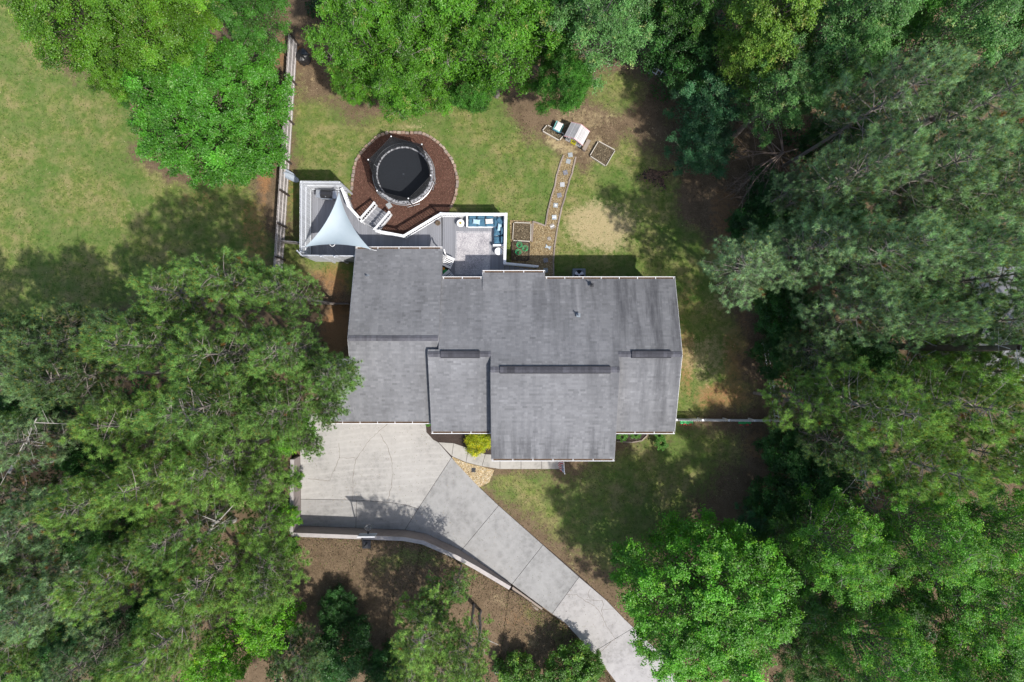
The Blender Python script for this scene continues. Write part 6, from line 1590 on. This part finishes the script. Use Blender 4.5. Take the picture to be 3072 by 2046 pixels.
for i in range(4): a, b = Vector(P(*ep[i], .05)), Vector(P(*ep[i + 1], .05)); mk('edging_strip', *beam(a, b, .08, .1), M['log'], fe_)

# ------------------------------------------------------------------ ground cover: grass blades, leaf litter
def ground_scatter(name, n, wfun, size, palette, z=.03, bank=False, up=.9):
    x = rng.uniform(-36.5, 36.5, n); y = rng.uniform(-24.5, 24.5, n); zz = np.full(n, z)
    if bank:
        f = rng.integers(0, len(BF), n); q = BV[BF[f]]; u = rng.random((n, 1)); v = rng.random((n, 1))
        p = (q[:, 0] * (1 - u) + q[:, 1] * u) * (1 - v) + (q[:, 3] * (1 - u) + q[:, 2] * u) * v; k = (p[:, 1] > -25) & (p[:, 0] > -36)
        x, y, zz = p[k, 0], p[k, 1], p[k, 2] + .02
    px = x * PPM * HC / (HC - zz) + 1536; py = -y * PPM * HC / (HC - zz) + 1023
    g, s_, d_ = zones(px, py); keep = rng.random(len(x)) < wfun(g, s_, d_)
    if not bank:
        for poly in BLOCK: keep &= ~inpoly(px, py, poly)
    x, y, zz = x[keep], y[keep], zz[keep]; m = len(x)
    C = np.stack([x, y, zz], 1); nn = np.stack([rng.normal(0, 1, m), rng.normal(0, 1, m), np.abs(rng.normal(up, .3, m))], 1)
    pal = np.array(palette); c = pal[rng.integers(0, len(pal), m)] * rng.uniform(.7, 1.3, (m, 1)); s = size * rng.uniform(.5, 1.4, m)
    V, F, c = leafquads(C, nn, s * 1.15, s * .6, c, tri=True); return tag(mk(name, V, F, M['chips'], cols=c), kind='stuff')
bank_poly_px = [(862, 1360), (870, 1592), (1060, 1608), (1215, 1616), (1290, 1640), (1400, 1690), (1475, 1736), (1533, 1755), (1626, 1822), (1696, 1872), (1769, 1950), (1850, 2060), (1850, 2300), (-300, 2300), (-300, 1360)]
house_px = [(1000, 760), (1440, 760), (1640, 830), (1960, 850), (1960, 1280), (1830, 1300), (1830, 1350), (1480, 1350), (1300, 1250), (990, 1250)]
BLOCK = [drive_poly, mulch_poly, straw_poly, bed_poly, house_px, bank_poly_px, [(1355, 1326), (1680, 1360), (1680, 1410), (1500, 1410), (1355, 1370)], [(1357, 1370), (1398, 1388), (1448, 1400), (1480, 1409), (1474, 1425), (1468, 1445), (1437, 1462), (1368, 1388)]]
GR = [(.08, .13, .024), (.06, .11, .02), (.12, .165, .04), (.16, .16, .055), (.10, .145, .03)]
LT = [(.13, .095, .06), (.08, .058, .036), (.20, .15, .095), (.055, .042, .03), (.15, .10, .055)]
ground_scatter('grass', 250000, lambda g, s, d: np.clip(g * 1.1 - d * .8 - s * 1.1, .01, 1), .085, GR)
ground_scatter('dry_grass', 80000, lambda g, s, d: np.clip(s * .8 + g * .08, 0, 1), .075, [(.38, .31, .18), (.28, .23, .12), (.42, .36, .22)])
ground_scatter('leaf_litter', 130000, lambda g, s, d: np.clip(1 - g * 1.1, .012, 1) * (1 - .5 * d), .085, LT)
ground_scatter('bank_litter', 70000, lambda g, s, d: np.clip(.9 - g * .5, .1, 1), .08, LT, bank=True)
ground_scatter('bank_grass', 60000, lambda g, s, d: np.clip(g * .8 + .12, 0, 1), .08, GR, bank=True)
# low leafy undergrowth beneath the woods
def undergrowth():
    cx = []; r2 = np.random.default_rng(9)
    for _ in range(2200):
        px, py = r2.uniform(-60, 3130), r2.uniform(-40, 2090)
        if (px > 2330 or (px < 880 and py > 960) or (py < 60 and px > 900) or (px > 1950 and py < 300) or (py > 1960 and px < 1500) or (px > 2240 and py > 1500)) and not inpoly(px, py, drive_poly): cx.append((px, py))
    C = []; Co = []
    for px, py in cx:
        x, y, _ = P(px, py); zb_ = 1.1 if (px < 1500 and py > 1600) else 0; R = r2.uniform(.4, 1.2); n = int(110 * R * R) + 30; d = r2.normal(size=(n, 3)); d[:, 2] = np.abs(d[:, 2]); d /= np.linalg.norm(d, axis=1, keepdims=True)
        C.append(np.array([x, y, zb_]) + d * R * r2.uniform(.5, 1, (n, 1)) * np.array([1, 1, .7])); Co.append(np.array((.035, .11, .018)) * r2.uniform(.6, 1.4) * r2.uniform(.7, 1.3, (n, 1)))
    C = np.concatenate(C); Co = np.concatenate(Co); V, F, c = leafquads(C, r2.normal(0, .5, C.shape) + np.array([0, 0, .8]), .19, .15, Co, tri=True)
    tag(mk('undergrowth', V, F, M['leaf'], cols=c), kind='stuff')
undergrowth()
